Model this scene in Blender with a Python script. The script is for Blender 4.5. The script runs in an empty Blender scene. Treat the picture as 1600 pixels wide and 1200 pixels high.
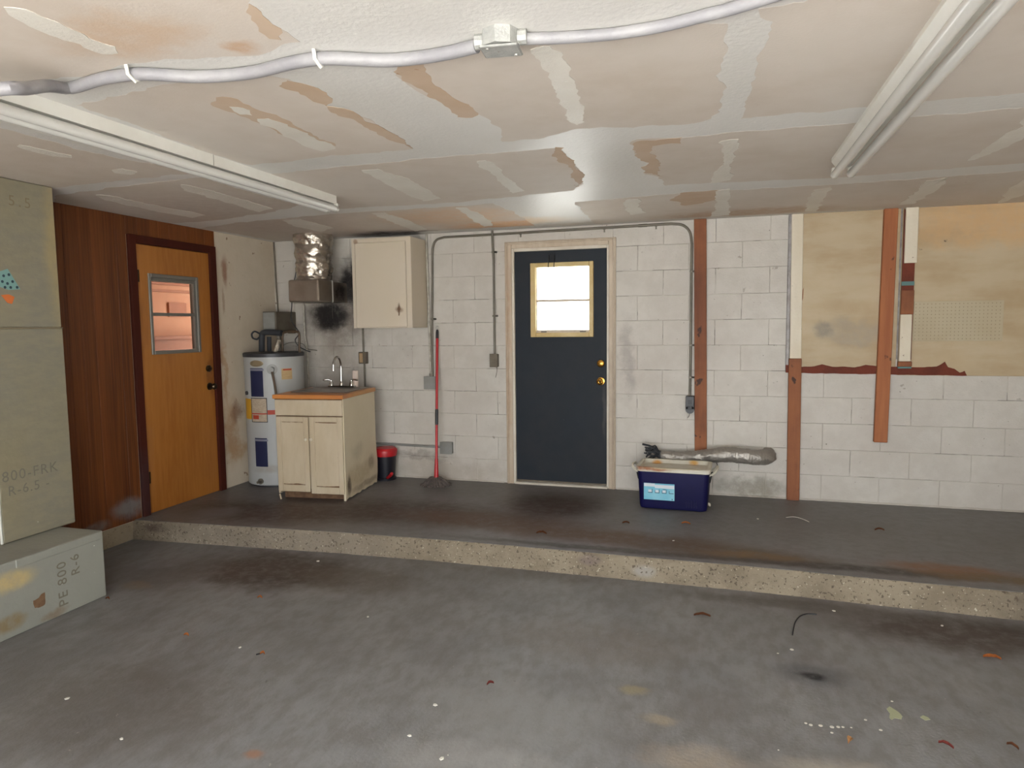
import bpy, bmesh, math, random
from mathutils import Vector, Matrix, noise
random.seed(7)
SC = bpy.context.scene
COL = SC.collection
PI = math.pi
S, D, L, H = 0.141, 5.733, 4.093, 2.357      # platform top, back wall y, left wall x (negative), ceiling z
XR, YF = 2.80, -1.3                          # right wall x, front (garage door) wall y

# ---------------------------------------------------------------- camera
cam_data = bpy.data.cameras.new('camera')
cam = bpy.data.objects.new('camera', cam_data); COL.objects.link(cam)
yaw, pitch, roll = 0.2903, 0.0850, -0.0112
F = Vector((-math.sin(yaw)*math.cos(pitch), math.cos(yaw)*math.cos(pitch), -math.sin(pitch)))
R0 = Vector((math.cos(yaw), math.sin(yaw), 0)); U0 = R0.cross(F)
R1 = R0*math.cos(roll) + U0*math.sin(roll); U1 = R1.cross(F)
M = Matrix((R1, U1, -F)).transposed().to_4x4(); M.translation = Vector((0, 0, 1.5335))
cam.matrix_world = M
cam_data.sensor_width = 36; cam_data.lens = 36*1069.87/1600; cam_data.clip_start = .05
SC.camera = cam

# ---------------------------------------------------------------- world, lights, exposure
SC.view_settings.view_transform = 'Standard'; SC.view_settings.look = 'None'
SC.view_settings.gamma = 1; SC.view_settings.use_curve_mapping = False
SC.view_settings.exposure = 1.62
w = bpy.data.worlds.new('sky'); SC.world = w; w.use_nodes = True
bg = w.node_tree.nodes['Background']; bg.inputs[0].default_value = (.93, .97, 1, 1); bg.inputs[1].default_value = 3.3
def light(name, typ, loc, energy, color=(1,1,1), **kw):
    d = bpy.data.lights.new(name, typ); d.energy = energy; d.color = color
    for k, v in kw.items(): setattr(d, k, v)
    o = bpy.data.objects.new(name, d); COL.objects.link(o); o.location = loc
    return o
portal = light('garage_opening_portal', 'AREA', (-.2, YF-.05, 1.07), 1, shape='RECTANGLE', size=4.0, size_y=2.1)
portal.rotation_euler = (PI/2, 0, 0); portal.data.cycles.is_portal = True
flash = light('camera_flash', 'POINT', (.03, -.02, 1.58), 9, (1, .98, .95), shadow_soft_size=.02)
sun = light('sun', 'SUN', (0, -6, 8), 15, (1, .97, .92), angle=.01)
sun.rotation_euler = Vector((.12, .42, -.90)).to_track_quat('-Z', 'Y').to_euler()
hall_fill = light('hallway_fill', 'POINT', (-4.6, 4.6, 2.15), 4.6, (1, .84, .68), shadow_soft_size=.08)  # unseen lamp, added to light the hallway behind the door glass

# ---------------------------------------------------------------- materials
def nd(nt, t, **kw):
    n = nt.nodes.new(t)
    for k, v in kw.items(): setattr(n, k, v)
    return n
def col(c): return (c[0], c[1], c[2], 1)
def sr(r, g, b):                              # 0..255 sRGB to linear
    f = lambda v: (v/255/12.92) if v/255 <= .04045 else ((v/255+.055)/1.055)**2.4
    return (f(r), f(g), f(b))
def mat(name, c, rough=.6, metal=0, var=None, vars=None, specks=None, bump=None, blotches=(), coords='pos', rand=0, spec=.5, alpha=None):
    """var=(scale, colour2, amount, stretch)  specks=(scale, threshold, colour, strength)  bump=(scale, strength, stretch)
    blotches=[(centre, radii, colour, strength, roughness of the outline)], for dirt and for painted ceiling glow"""
    m = bpy.data.materials.new(name); m.use_nodes = True; nt = m.node_tree; L_ = nt.links.new
    p = nt.nodes['Principled BSDF']; p.inputs['Roughness'].default_value = rough; p.inputs['Metallic'].default_value = metal
    p.inputs['Specular IOR Level'].default_value = spec
    if coords == 'pos': src = nd(nt, 'ShaderNodeNewGeometry').outputs['Position']
    else: src = nd(nt, 'ShaderNodeTexCoord').outputs['Object']
    cur = nd(nt, 'ShaderNodeRGB'); cur.outputs[0].default_value = col(c); cur = cur.outputs[0]
    def mix(a, bcol, fac):
        x = nd(nt, 'ShaderNodeMix', data_type='RGBA'); L_(a, x.inputs[6])
        if isinstance(bcol, tuple): x.inputs[7].default_value = col(bcol)
        else: L_(bcol, x.inputs[7])
        if isinstance(fac, float): x.inputs[0].default_value = fac
        else: L_(fac, x.inputs[0])
        return x.outputs[2]
    def stretch(s):
        if not s: return src
        v = nd(nt, 'ShaderNodeVectorMath', operation='MULTIPLY'); L_(src, v.inputs[0]); v.inputs[1].default_value = s
        return v.outputs[0]
    def nz(scale, st=None, detail=5, r=.6):
        n = nd(nt, 'ShaderNodeTexNoise'); n.inputs['Scale'].default_value = scale; n.inputs['Detail'].default_value = detail
        n.inputs['Roughness'].default_value = r; L_(stretch(st), n.inputs['Vector']); return n
    def ramp(v, a, b, lo=0., hi=1.):
        r = nd(nt, 'ShaderNodeMapRange'); r.interpolation_type = 'SMOOTHSTEP'
        r.inputs[1].default_value = a; r.inputs[2].default_value = b; r.inputs[3].default_value = lo; r.inputs[4].default_value = hi
        L_(v, r.inputs[0]); return r.outputs[0]
    def mul(a, b):
        x = nd(nt, 'ShaderNodeMath', operation='MULTIPLY'); L_(a, x.inputs[0])
        if isinstance(b, (float, int)): x.inputs[1].default_value = b
        else: L_(b, x.inputs[1])
        return x.outputs[0]
    for v in ([var] if var else []) + list(vars or []):
        n = nz(v[0], v[3] if len(v) > 3 else None)
        cur = mix(cur, v[1], ramp(n.outputs[0], .35, .68, 0., v[2]))
    if rand:
        oi = nd(nt, 'ShaderNodeObjectInfo'); hv = nd(nt, 'ShaderNodeHueSaturation')
        L_(ramp(oi.outputs['Random'], 0, 1, 1-rand, 1+rand), hv.inputs['Value']); L_(cur, hv.inputs['Color']); cur = hv.outputs[0]
    if blotches:
        wn = nz(5, None, 6, .65); off = nd(nt, 'ShaderNodeVectorMath', operation='SUBTRACT'); L_(wn.outputs['Color'], off.inputs[0]); off.inputs[1].default_value = (.5, .5, .5)
        fn = nz(14, None, 6, .7)
        for st in sorted(blotches, key=lambda q: -sorted(q[1])[0]*sorted(q[1])[1] if max(q[1]) < .9 else -sorted(q[1])[-1]*sorted(q[1])[0]):
            ce, ra, cc, stg = st[:4]; wob = st[4] if len(st) > 4 else .35
            sc = nd(nt, 'ShaderNodeVectorMath', operation='SCALE'); L_(off.outputs[0], sc.inputs[0]); sc.inputs['Scale'].default_value = wob
            ad = nd(nt, 'ShaderNodeVectorMath', operation='ADD'); L_(src, ad.inputs[0]); L_(sc.outputs[0], ad.inputs[1])
            sb = nd(nt, 'ShaderNodeVectorMath', operation='SUBTRACT'); L_(ad.outputs[0], sb.inputs[0]); sb.inputs[1].default_value = ce
            dv = nd(nt, 'ShaderNodeVectorMath', operation='DIVIDE'); L_(sb.outputs[0], dv.inputs[0]); dv.inputs[1].default_value = ra
            ln = nd(nt, 'ShaderNodeVectorMath', operation='LENGTH'); L_(dv.outputs[0], ln.inputs[0])
            f = mul(ramp(ln.outputs['Value'], .35, 1.05, 1., 0.), ramp(fn.outputs[0], .25, .6, .45, 1.))
            cur = mix(cur, cc, mul(f, stg))
    if specks:
        for s in (specks if isinstance(specks, list) else [specks]):
            n = nz(s[0], s[4] if len(s) > 4 else None, 3, .5)
            f = ramp(n.outputs[0], s[1], s[1]+.05, 0., s[3]); cur = mix(cur, s[2], f)
    L_(cur, p.inputs['Base Color'])
    if bump:
        n = nz(bump[0], bump[2] if len(bump) > 2 else None, 4)
        b = nd(nt, 'ShaderNodeBump'); b.inputs['Strength'].default_value = bump[1]; b.inputs['Distance'].default_value = .01
        L_(n.outputs[0], b.inputs['Height']); L_(b.outputs[0], p.inputs['Normal'])
    return m
BIG = 50.
# structure materials -------------------------------------------------
brown_grime = sr(92, 78, 66)
SOOT = [((-3.52, D, 1.66), (.28, .5, .17), (.010, .007, .006), 1., .14), ((-3.50, D, 1.60), (.2, .5, .15), (.008, .006, .005), 1., .1), ((-3.46, D, 1.68), (.2, .5, .12), (.008, .006, .005), 1., .1),
        ((-3.24, D, 1.98), (.16, .5, .26), (.02, .014, .012), 1., .16), ((-3.28, D, 1.90), (.12, .5, .2), (.012, .009, .008), 1., .1),
        ((-3.45, D, 1.58), (.46, .5, .34), sr(100, 88, 78), .65, .35), ((-3.28, D, 1.85), (.40, .5, .40), sr(96, 84, 76), .6, .3), ((-3.45, D, 1.2), (.3, .5, .4), sr(150, 138, 126), .5, .5)]
m_block = mat('painted block', sr(197, 192, 183), .55, var=(1.3, sr(184, 177, 168), .7), vars=[(9, sr(174, 167, 156), .35)], rand=.015,
    bump=(60, .25), specks=[(38, .715, sr(95, 85, 76), .75), (12, .71, sr(138, 128, 116), .7), (90, .70, sr(110, 100, 90), .6)],
    blotches=SOOT + [((-2.4, D, .24), (.9, .5, .12), sr(160, 148, 134), .5, .3), ((-.72, D, 1.25), (.09, .5, .45), sr(140, 130, 124), .55, .3),
            ((.3, D, .22), (.35, .5, .1), sr(120, 114, 98), .75, .25), ((-2.6, D, .35), (.4, .5, .06), sr(110, 98, 86), .5, .3),
            ((-.6, D, 1.1), (.3, .5, .3), sr(178, 170, 160), .5, .5)])
m_blockbare = mat('painted mortar joint', sr(196, 189, 178), .8, var=(3, sr(150, 140, 128), .7), specks=(5, .56, sr(90, 80, 72), .8), blotches=SOOT)
m_drypaint = mat('cream painted plaster', sr(205, 192, 172), .6, var=(3, sr(190, 174, 150), .6), bump=(30, .2), specks=[(16, .70, sr(120, 88, 60), .8)],
    blotches=[((-L, 5.04, 2.03), (.3, .05, .17), sr(150, 110, 88), .9, .1), ((-L, 5.0, 1.78), (.3, .025, .14), sr(150, 118, 92), .7, .08),
            ((-L, 4.98, 1.15), (.3, .05, .35), sr(170, 125, 80), .6, .25), ((-L, 5.02, .62), (.3, .16, .35), sr(165, 128, 90), .75, .35), ((-L, 5.12, .78), (.3, .1, .12), sr(120, 82, 55), .7, .3),
            ((-L, 5.1, .45), (.3, .2, .12), sr(175, 140, 100), .7, .4)])
m_drywall_side = mat('dull wallboard', sr(176, 165, 150), .8, var=(2, sr(160, 150, 136), .6))
tan = sr(207, 197, 186)
m_ceil = mat('ceiling skim coat', sr(216, 213, 208), .45, var=(.9, sr(206, 202, 195), .7), bump=(45, .22), specks=(26, .73, sr(240, 238, 232), .6), spec=.35,
    blotches=[((-2.8, 5.62, H), (.45, .16, .4), sr(70, 64, 66), .9, .25), ((-1.75, 5.3, H), (.75, .3, .4), sr(226, 178, 110), .55, .3), ((-.1, 5.62, H), (1.6, .12, .4), sr(180, 165, 140), .5, .2),  # warm patch above the back door is reflected glow painted into the colour
            ((-1.0, 2.0, H), (.5, .3, .4), sr(232, 230, 226), .3, .2)])
m_bare = mat('bare wallboard paper', tan, .75, var=(1.2, sr(196, 182, 167), .7), vars=[(6, sr(212, 202, 192), .4)], specks=(20, .755, sr(150, 110, 80), .7), bump=(90, .08),
    blotches=[((-1.62, 5.42, H), (.65, .25, .4), sr(216, 160, 104), .75, .3), ((-1.95, 4.9, H), (.7, .5, .4), sr(214, 178, 142), .7, .4), ((-2.75, 5.60, H), (.5, .2, .4), sr(64, 58, 62), .95, .25),  # first two orange patches paint the warm glow by the back door
            ((-1.6, 1.62, H), (.3, .16, .4), sr(196, 164, 132), .6, .3), ((-1.35, 1.78, H), (.08, .06, .4), sr(190, 148, 108), .7, .15), ((.2, 5.5, H), (.8, .22, .4), sr(176, 140, 104), .7, .4),
            ((-3.3, 4.4, H), (1.1, 1.4, .4), sr(176, 160, 148), .6, .5), ((1.2, 1.3, H), (.5, .5, .4), sr(204, 194, 188), .6, .4), ((2.2, 3.0, H), (.7, 1.4, .4), sr(196, 170, 138), .6, .5)])
m_tan2 = mat('torn brown paper face', sr(196, 174, 152), .8, var=(3, sr(186, 160, 134), .8), specks=(24, .74, sr(160, 120, 84), .6))
m_comp = mat('joint compound', sr(222, 217, 207), .5, var=(3, sr(208, 200, 188), .6), bump=(55, .3), specks=(30, .72, sr(240, 238, 232), .7), spec=.35)
oil = sr(52, 42, 36)
m_floor = mat('worn grey painted slab', sr(126, 126, 127), .5, var=(.7, sr(108, 105, 103), .8), vars=[(3.2, sr(142, 141, 141), .55, (1, .6, 1)), (16, sr(98, 92, 86), .45, (1, .5, 1))],
    bump=(70, .18), spec=.4, specks=[(30, .74, sr(176, 168, 158), .6), (24, .745, sr(60, 52, 46), .7)],
    blotches=[((*(-2.677,3.639), 0), (.75, .42, .4), sr(64, 50, 40), .95, .5), ((*(-2.077,3.627), 0), (.5, .3, .4), sr(84, 74, 62), .6, .4), ((*(-3.310,3.354), 0), (.35, .3, .4), sr(92, 84, 80), .6, .3),
            ((*(0.422,3.106), 0), (.075, .05, .4), sr(28, 28, 30), 1., .05), ((*(0.411,3.126), 0), (.2, .14, .4), sr(80, 80, 84), .7, .1),
            ((*(1.168,3.740), 0), (.75, .28, .4), sr(62, 48, 40), .85, .3), ((*(0.457,3.910), 0), (.9, .1, .4), sr(76, 66, 60), .6, .15),
            ((*(-0.547,3.202), 0), (.6, .3, .4), sr(112, 102, 92), .5, .3), ((*(-0.043,2.371), 0), (.24, .12, .4), sr(160, 146, 130), .6, .2), ((*(-0.193,2.594), 0), (.09, .05, .4), sr(170, 154, 126), .5, .1),
            ((*(-0.313,2.779), 0), (.08, .05, .4), sr(160, 146, 104), .5, .1), ((*(0.457,2.422), 0), (.35, .12, .4), sr(168, 158, 144), .6, .2),
            ((*(-1.582,1.978), 0), (.05, .035, .4), sr(150, 104, 74), .7, .08), ((*(-2.351,2.114), 0), (.7, .5, .4), sr(92, 86, 78), .6, .5), ((*(-0.751,2.462), 0), (.5, .3, .4), sr(140, 139, 138), .5, .4),
            ((*(-0.753,2.154), 0), (.5, .15, .4), sr(160, 158, 156), .5, .3), ((*(-3.318,3.189), 0), (.14, .08, .4), sr(130, 112, 88), .5, .2)])
m_plat = mat('worn grey painted platform', sr(122, 120, 120), .5, var=(1.1, sr(108, 105, 103), .8), vars=[(18, sr(98, 93, 90), .4)], bump=(70, .18), spec=.4,
    specks=[(26, .745, sr(66, 56, 50), .7), (32, .75, sr(170, 162, 150), .6)],
    blotches=[((*(-3.198,4.376), S), (.95, .42, .4), sr(62, 42, 32), 1., .3), ((*(-2.200,4.630), S), (1.0, .45, .4), sr(62, 44, 33), .95, .3), ((*(-1.572,4.579), S), (1.0, .3, .4), sr(84, 58, 36), .85, .25),
            ((*(-1.215,5.069), S), (.55, .5, .4), sr(64, 46, 36), .95, .25), ((*(-0.623,4.393), S), (1.0, .2, .4), sr(90, 62, 36), .85, .2), ((*(0.058,4.281), S), (.8, .16, .4), sr(86, 66, 46), .8, .15),
            ((*(0.241,4.257), S), (.4, .09, .4), sr(112, 84, 46), .8, .12), ((*(0.651,4.172), S), (1.2, .09, .4), sr(52, 42, 36), .9, .12), ((*(1.260,4.280), S), (.42, .13, .4), sr(124, 82, 44), .85, .15),
            ((*(1.476,4.186), S), (.5, .1, .4), sr(104, 76, 36), .8, .15), ((*(-0.432,4.153), S), (1.5, .06, .4), sr(66, 58, 52), .85, .1), ((*(-3.190,4.883), S), (.5, .3, .4), sr(62, 50, 44), .85, .2),
            ((*(-3.630,4.266), S), (.25, .2, .4), sr(118, 118, 120), .7, .2)])
m_riser = mat('exposed aggregate', sr(146, 134, 114), .85, var=(4, sr(116, 104, 86), .8), bump=(90, .9), specks=[(60, .6, sr(84, 72, 58), .8), (75, .66, sr(196, 186, 166), .8)],
    blotches=[((2.1, 3.95, .06), (.8, .4, .4), sr(62, 50, 42), .85, .3), ((-2.9, 3.98, .07), (1.2, .4, .4), sr(128, 118, 106), .6, .3), ((-.72, 4.04, .1), (.09, .3, .04), sr(120, 104, 100), .8, .05),
            ((-.4, 4.04, .06), (.09, .3, .05), sr(160, 156, 150), .7, .05), ((-3.9, 3.93, .1), (.12, .3, .05), sr(80, 62, 52), .7, .05)])
m_curb = mat('foundation curb', sr(150, 138, 118), .85, var=(6, sr(128, 114, 92), .7), bump=(80, .5), specks=(50, .62, sr(105, 92, 74), .6))
m_drive = mat('driveway concrete', sr(190, 189, 187), .9)
m_panel = mat('walnut printed panelling', sr(116, 66, 30), .5, var=(3.5, sr(82, 42, 18), .9, (1, 6, .18)), vars=[(14, sr(66, 32, 14), .7, (1, 6, .08)), (1.1, sr(136, 76, 34), .5, (1, 3, .3))], rand=.07, spec=.3,
    blotches=[((-L, 3.90, .24), (.3, .2, .09), sr(120, 118, 118), .85, .12), ((-L, 3.60, .17), (.3, .16, .05), sr(120, 116, 114), .7, .1)])
m_trimred = mat('dark red-brown door trim', sr(72, 28, 16), .75, spec=.2, var=(5, sr(56, 24, 16), .8, (1, 1, .2)), blotches=[((-L, 4.04, .35), (.3, .1, .35), sr(66, 50, 52), .5, .2)])
m_yeldoor = mat('amber varnished birch', sr(166, 106, 42), .45, var=(2.2, sr(148, 88, 32), .8, (1, 1.5, .5)), vars=[(9, sr(176, 118, 54), .5, (1, 4, .4))], blotches=[((-L, 4.80, 1.15), (.3, .05, .25), sr(110, 62, 24), .6, .15), ((-L, 4.1, .6), (.3, .06, .4), sr(160, 108, 60), .5, .2)])
m_bluedoor = mat('dark blue steel door paint', sr(26, 34, 43), .6, spec=.3, var=(2.5, sr(36, 38, 42), .7), vars=[(9, sr(22, 30, 38), .5)], specks=(22, .75, sr(70, 72, 72), .5), bump=(120, .08),
    blotches=[((-1.35, D, 2.12), (.05, .4, .05), sr(24, 24, 26), .7, .04), ((-.90, D, .8), (.02, .4, .3), sr(84, 80, 78), .5, .06)])
m_casing = mat('cream door casing', sr(196, 182, 162), .5, var=(3, sr(178, 160, 138), .8, (1, 1, .4)), vars=[(22, sr(160, 140, 118), .35, (1, 1, .3))], bump=(40, .15),
    blotches=[((-1.74, D, 1.2), (.03, .3, 1.2), sr(170, 140, 112), .6, .08), ((-.83, D, .8), (.05, .3, .8), sr(150, 134, 118), .5, .15)])
m_casing_in = mat('pale inner jamb', sr(206, 198, 184), .5, var=(8, sr(188, 176, 158), .6), specks=(16, .73, sr(110, 96, 80), .6))
m_winframe = mat('yellowed window frame', sr(196, 174, 122), .4, var=(6, sr(182, 152, 88), .7))
m_alu = mat('aluminium', sr(176, 174, 168), .35, .7)
m_dkalu = mat('dull grey metal strip', sr(140, 136, 134), .5, .3, var=(20, sr(110, 100, 96), .7), specks=(30, .68, sr(90, 74, 66), .6))
m_wframe = mat('grey metal door window frame', sr(120, 116, 108), .4, .3)
m_brass = mat('brass', sr(200, 150, 70), .25, 1.)
m_dkbrass = mat('tarnished brass', sr(70, 58, 44), .3, .9)
m_black = mat('black rubber', (.012, .012, .014), .5)
m_charcoal = mat('charcoal plastic', (.03, .03, .033), .45, coords='obj')
m_conduit = mat('dull conduit', sr(112, 106, 94), .45, .25, var=(12, sr(96, 90, 78), .6))
m_conduitw = mat('paint-smeared conduit', sr(182, 176, 164), .5, 0, var=(20, sr(140, 132, 118), .8))
m_boxgrey = mat('grey junction box', sr(138, 138, 134), .5, .1, var=(9, sr(120, 116, 110), .6))
m_boxold = mat('old brown-grey metal box', sr(104, 96, 82), .5, .2, var=(12, sr(88, 76, 62), .8))
m_outlet = mat('tan outlet face', sr(168, 140, 104), .5)
m_cable = mat('painted grey cable', sr(142, 140, 143), .5, 0, var=(6, sr(166, 164, 164), .7), bump=(30, .3), spec=.5)
m_cablebox = mat('spattered metal box', sr(160, 160, 156), .5, .2, var=(20, sr(184, 184, 178), .8), bump=(60, .4), specks=(40, .7, sr(90, 70, 50), .7))
m_stud = mat('raw reddish lumber', sr(134, 80, 48), .7, var=(6, sr(108, 60, 36), .8, (1, 1, .12)), vars=[(26, sr(92, 48, 28), .5, (1, 1, .08)), (1.7, sr(156, 96, 56), .7)], specks=(14, .66, sr(50, 28, 20), .9, (1, 1, .7)), bump=(50, .2, (1, 1, .1)))
m_stud2 = mat('lighter orange lumber', sr(168, 104, 62), .7, var=(6, sr(148, 84, 48), .7, (1, 1, .12)), vars=[(26, sr(130, 72, 42), .4, (1, 1, .08))], specks=(14, .69, sr(70, 38, 26), .85, (1, 1, .7)), bump=(50, .2, (1, 1, .1)))
m_whiteboard = mat('cream painted batten', sr(214, 205, 186), .55, var=(4, sr(204, 192, 168), .7, (1, 1, .4)), specks=(34, .69, sr(110, 84, 60), .8), bump=(50, .15))
m_ply = mat('yellowed painted plywood', sr(182, 163, 132), .6, var=(1.3, sr(166, 143, 108), .85), vars=[(5, sr(190, 176, 150), .5, (.4, 1, 1.6))], bump=(30, .12), specks=[(13, .755, sr(64, 46, 34), .9)],
    blotches=[((1.9, D, 2.25), (.8, .5, .25), sr(206, 164, 112), .6, .4), ((1.0, D, 1.45), (.35, .5, .12), sr(150, 142, 130), .5, .3), ((.78, D, 1.47), (.09, .5, .08), sr(120, 116, 108), .6, .15)])
m_peg = mat('pale pegboard strip', sr(180, 168, 142), .6, var=(2, sr(170, 154, 124), .7))
m_hole = mat('dark peg hole', sr(140, 124, 100), .9)
m_torn = mat('torn red-brown hardboard', sr(110, 48, 28), .8, var=(8, sr(90, 38, 22), .8), bump=(60, .3))
m_teal = mat('teal paint', sr(86, 120, 118), .6)
m_tubew = mat('white glass tube', sr(206, 204, 198), .25, spec=.6)
m_fix = mat('white enamel fixture', sr(226, 224, 216), .35, var=(5, sr(214, 210, 200), .6), specks=(30, .76, sr(150, 110, 70), .6))
m_cap = mat('tube end cap', sr(170, 166, 158), .35, .6)
# thing materials ---------------------------------------------------
m_ductboard = mat('foil-scrim duct board', sr(140, 131, 106), .5, .12, var=(1.2, sr(130, 126, 114), .8), vars=[(10, sr(150, 141, 116), .5, (1, 1, 3))], bump=(26, .25), specks=(34, .765, sr(226, 224, 214), .8),
    blotches=[((-3.66, 3.1, 2.0), (.2, .1, .6), sr(172, 152, 104), .6, .1), ((-3.36, 2.5, .3), (.2, .16, .09), sr(186, 162, 104), .8, .08), ((-3.36, 2.45, .08), (.2, .12, .05), sr(120, 96, 60), .8, .1), ((-3.36, 2.8, .2), (.2, .5, .3), sr(160, 160, 150), .5, .3)])
m_ductbox = mat('grey foil duct board', sr(150, 150, 140), .5, .12, var=(2, sr(138, 138, 130), .8), bump=(26, .25), specks=(34, .75, sr(230, 228, 220), .8),
    blotches=[((-3.36, 2.47, .29), (.2, .17, .07), sr(196, 172, 116), .8, .06), ((-3.36, 2.45, .08), (.2, .12, .05), sr(130, 108, 66), .8, .1), ((-3.36, 2.70, .02), (.2, .1, .03), sr(120, 96, 70), .6, .1)])
m_ink = mat('faded grey ink', sr(116, 110, 96), .8)
m_inkb = mat('faded brown ink', sr(128, 116, 92), .8)
m_tapeteal = mat('pale teal tape', sr(120, 158, 152), .5)
m_tapedots = mat('dark teal dots', sr(40, 62, 72), .6)
m_orange = mat('orange tape', sr(206, 110, 52), .5)
m_boardedge = mat('white board edge', sr(210, 208, 200), .6)
m_foil = mat('crumpled foil', sr(196, 186, 172), .27, .82, bump=(22, 1.), coords='pos')
m_foil2 = mat('grey foil duct', sr(156, 150, 142), .36, .55, bump=(30, 1.))
m_galv = mat('galvanised sheet', sr(150, 138, 124), .36, .6, var=(6, sr(126, 112, 98), .7), blotches=[((-3.3, 5.6, 1.85), (.2, .16, .16), sr(40, 30, 26), .9, .1)])
m_heater = mat('white enamel tank', sr(170, 172, 170), .45, 0, var=(3, sr(166, 165, 162), .6), coords='pos', specks=(30, .76, sr(120, 104, 90), .6), blotches=[((-3.72, 5.06, .3), (.2, .2, .05), sr(150, 140, 124), .6, .1)])
m_navy = mat('navy label', sr(24, 32, 66), .4)
m_lblgrey = mat('grey label band', sr(120, 122, 134), .5)
m_lblyellow = mat('yellow label', sr(196, 146, 34), .5)
m_lbltan = mat('tan warning label', sr(186, 160, 116), .6, var=(20, sr(170, 140, 96), .6, (1, 1, 5)))
m_lblwhite = mat('pale printed label', sr(186, 170, 148), .6, var=(40, sr(150, 130, 108), .7, (1, 1, 5)))
m_lblred = mat('red print', sr(170, 62, 40), .6)
m_oval = mat('bronze oval badge', sr(142, 128, 102), .4, .3)
m_copper = mat('dull copper', sr(92, 72, 56), .5, .4, var=(20, sr(88, 78, 62), .7))
m_insul = mat('dark pipe insulation', sr(46, 48, 52), .7)
m_cream = mat('cream painted cabinet', sr(198, 184, 160), .5, var=(2.4, sr(186, 168, 140), .8, (1, 1, .5)), vars=[(12, sr(170, 152, 124), .35, (1, 1, .3))], specks=[(40, .745, sr(96, 70, 50), .85)], bump=(24, .12, (1, 1, .4)))
m_creamside = mat('stained cream side panel', sr(214, 202, 176), .5, var=(2, sr(204, 190, 160), .7), specks=(30, .72, sr(110, 92, 70), .8),
    blotches=[((-2.87, 5.1, .32), (.2, .35, .12), sr(176, 158, 124), .7, .2), ((-2.85, 4.87, .25), (.2, .05, .11), sr(72, 48, 32), .95, .08), ((-2.87, 5.32, .36), (.2, .09, .08), sr(128, 108, 82), .7, .1), ((-2.86, 5.05, .5), (.2, .15, .1), sr(170, 158, 130), .5, .15), ((-2.87, 5.2, .2), (.2, .4, .04), sr(120, 96, 70), .6, .1)])
m_wallcab = mat('cream painted wall cabinet', sr(204, 192, 174), .5, var=(1.6, sr(202, 188, 164), .6), specks=(30, .76, sr(110, 84, 60), .7), bump=(30, .08),
    blotches=[((-2.62, 5.4, 1.69), (.016, .3, .06), sr(70, 40, 24), 1., .03), ((-2.62, 5.4, 1.68), (.045, .3, .03), sr(110, 70, 44), .8, .06), ((-3.02, 5.4, 2.28), (.03, .3, .03), sr(130, 92, 60), .7, .05)])
m_wear = mat('worn bare edge', sr(92, 66, 46), .8, var=(20, sr(130, 100, 72), .7))
m_counter = mat('orange-brown laminate counter', sr(196, 128, 68), .4, var=(4, sr(176, 108, 52), .7, (.5, 1, 1)), specks=(24, .7, sr(120, 80, 50), .6), blotches=[((-2.87, 5.2, 1.0), (.12, .4, .1), sr(190, 150, 90), .6, .1)])
m_steel = mat('stainless sink', sr(170, 164, 158), .3, .85, var=(8, sr(140, 132, 124), .6))
m_chrome = mat('chrome', sr(200, 198, 194), .12, 1.)
m_pinkwhite = mat('pale pink plastic bottle', sr(218, 200, 186), .45)
m_red = mat('red plastic', sr(176, 26, 34), .35, coords='obj')
m_binblack = mat('black bin plastic', sr(26, 26, 34), .4, coords='obj')
m_mop = mat('dirty grey mop yarn', sr(104, 94, 88), .95, var=(24, sr(74, 66, 62), .9), bump=(60, .6))
m_blue = mat('deep blue plastic', sr(15, 14, 64), .5, spec=.25, var=(3, sr(15, 14, 54), .6), coords='obj', specks=(34, .76, sr(70, 66, 130), .5))
m_coolwhite = mat('aged white liner', sr(204, 200, 186), .5, var=(6, sr(190, 180, 158), .7), coords='obj',
    blotches=[((-.22, -.19, .32), (.12, .06, .03), sr(150, 88, 48), 1., .06), ((-.14, -.19, .31), (.16, .05, .015), sr(150, 88, 48), 1., .05), ((-.15, .14, .30), (.05, .05, .03), sr(196, 138, 52), 1., .04), ((.13, .14, .31), (.05, .05, .03), sr(200, 150, 66), 1., .04), ((.0, -.19, .32), (.3, .04, .012), sr(176, 156, 116), .6, .05)])
m_lblaqua = mat('aqua label', sr(104, 178, 202), .4, var=(3, sr(150, 204, 216), .8), coords='obj')
m_lblpale = mat('white label band', sr(206, 212, 218), .4)
m_ink2 = mat('dark label ink', sr(40, 54, 84), .5)
m_leaf = mat('dry brown leaf', sr(116, 68, 34), .8, var=(30, sr(84, 48, 26), .7))
m_leafo = mat('orange dry leaf', sr(186, 112, 52), .8, var=(30, sr(150, 84, 40), .6))
m_leaft = mat('pale tan leaf', sr(206, 160, 108), .8)
m_chip = mat('white paint chip', sr(214, 210, 200), .6)
m_splat = mat('pale green paint spatter', sr(168, 170, 138), .6)
m_reddish = mat('red-brown twig', sr(120, 44, 36), .7)
m_hallwall = mat('warm hallway wall', sr(186, 138, 108), .7, var=(2, sr(170, 118, 88), .6))
m_hallwood = mat('hallway woodwork', sr(150, 96, 68), .6)
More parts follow.
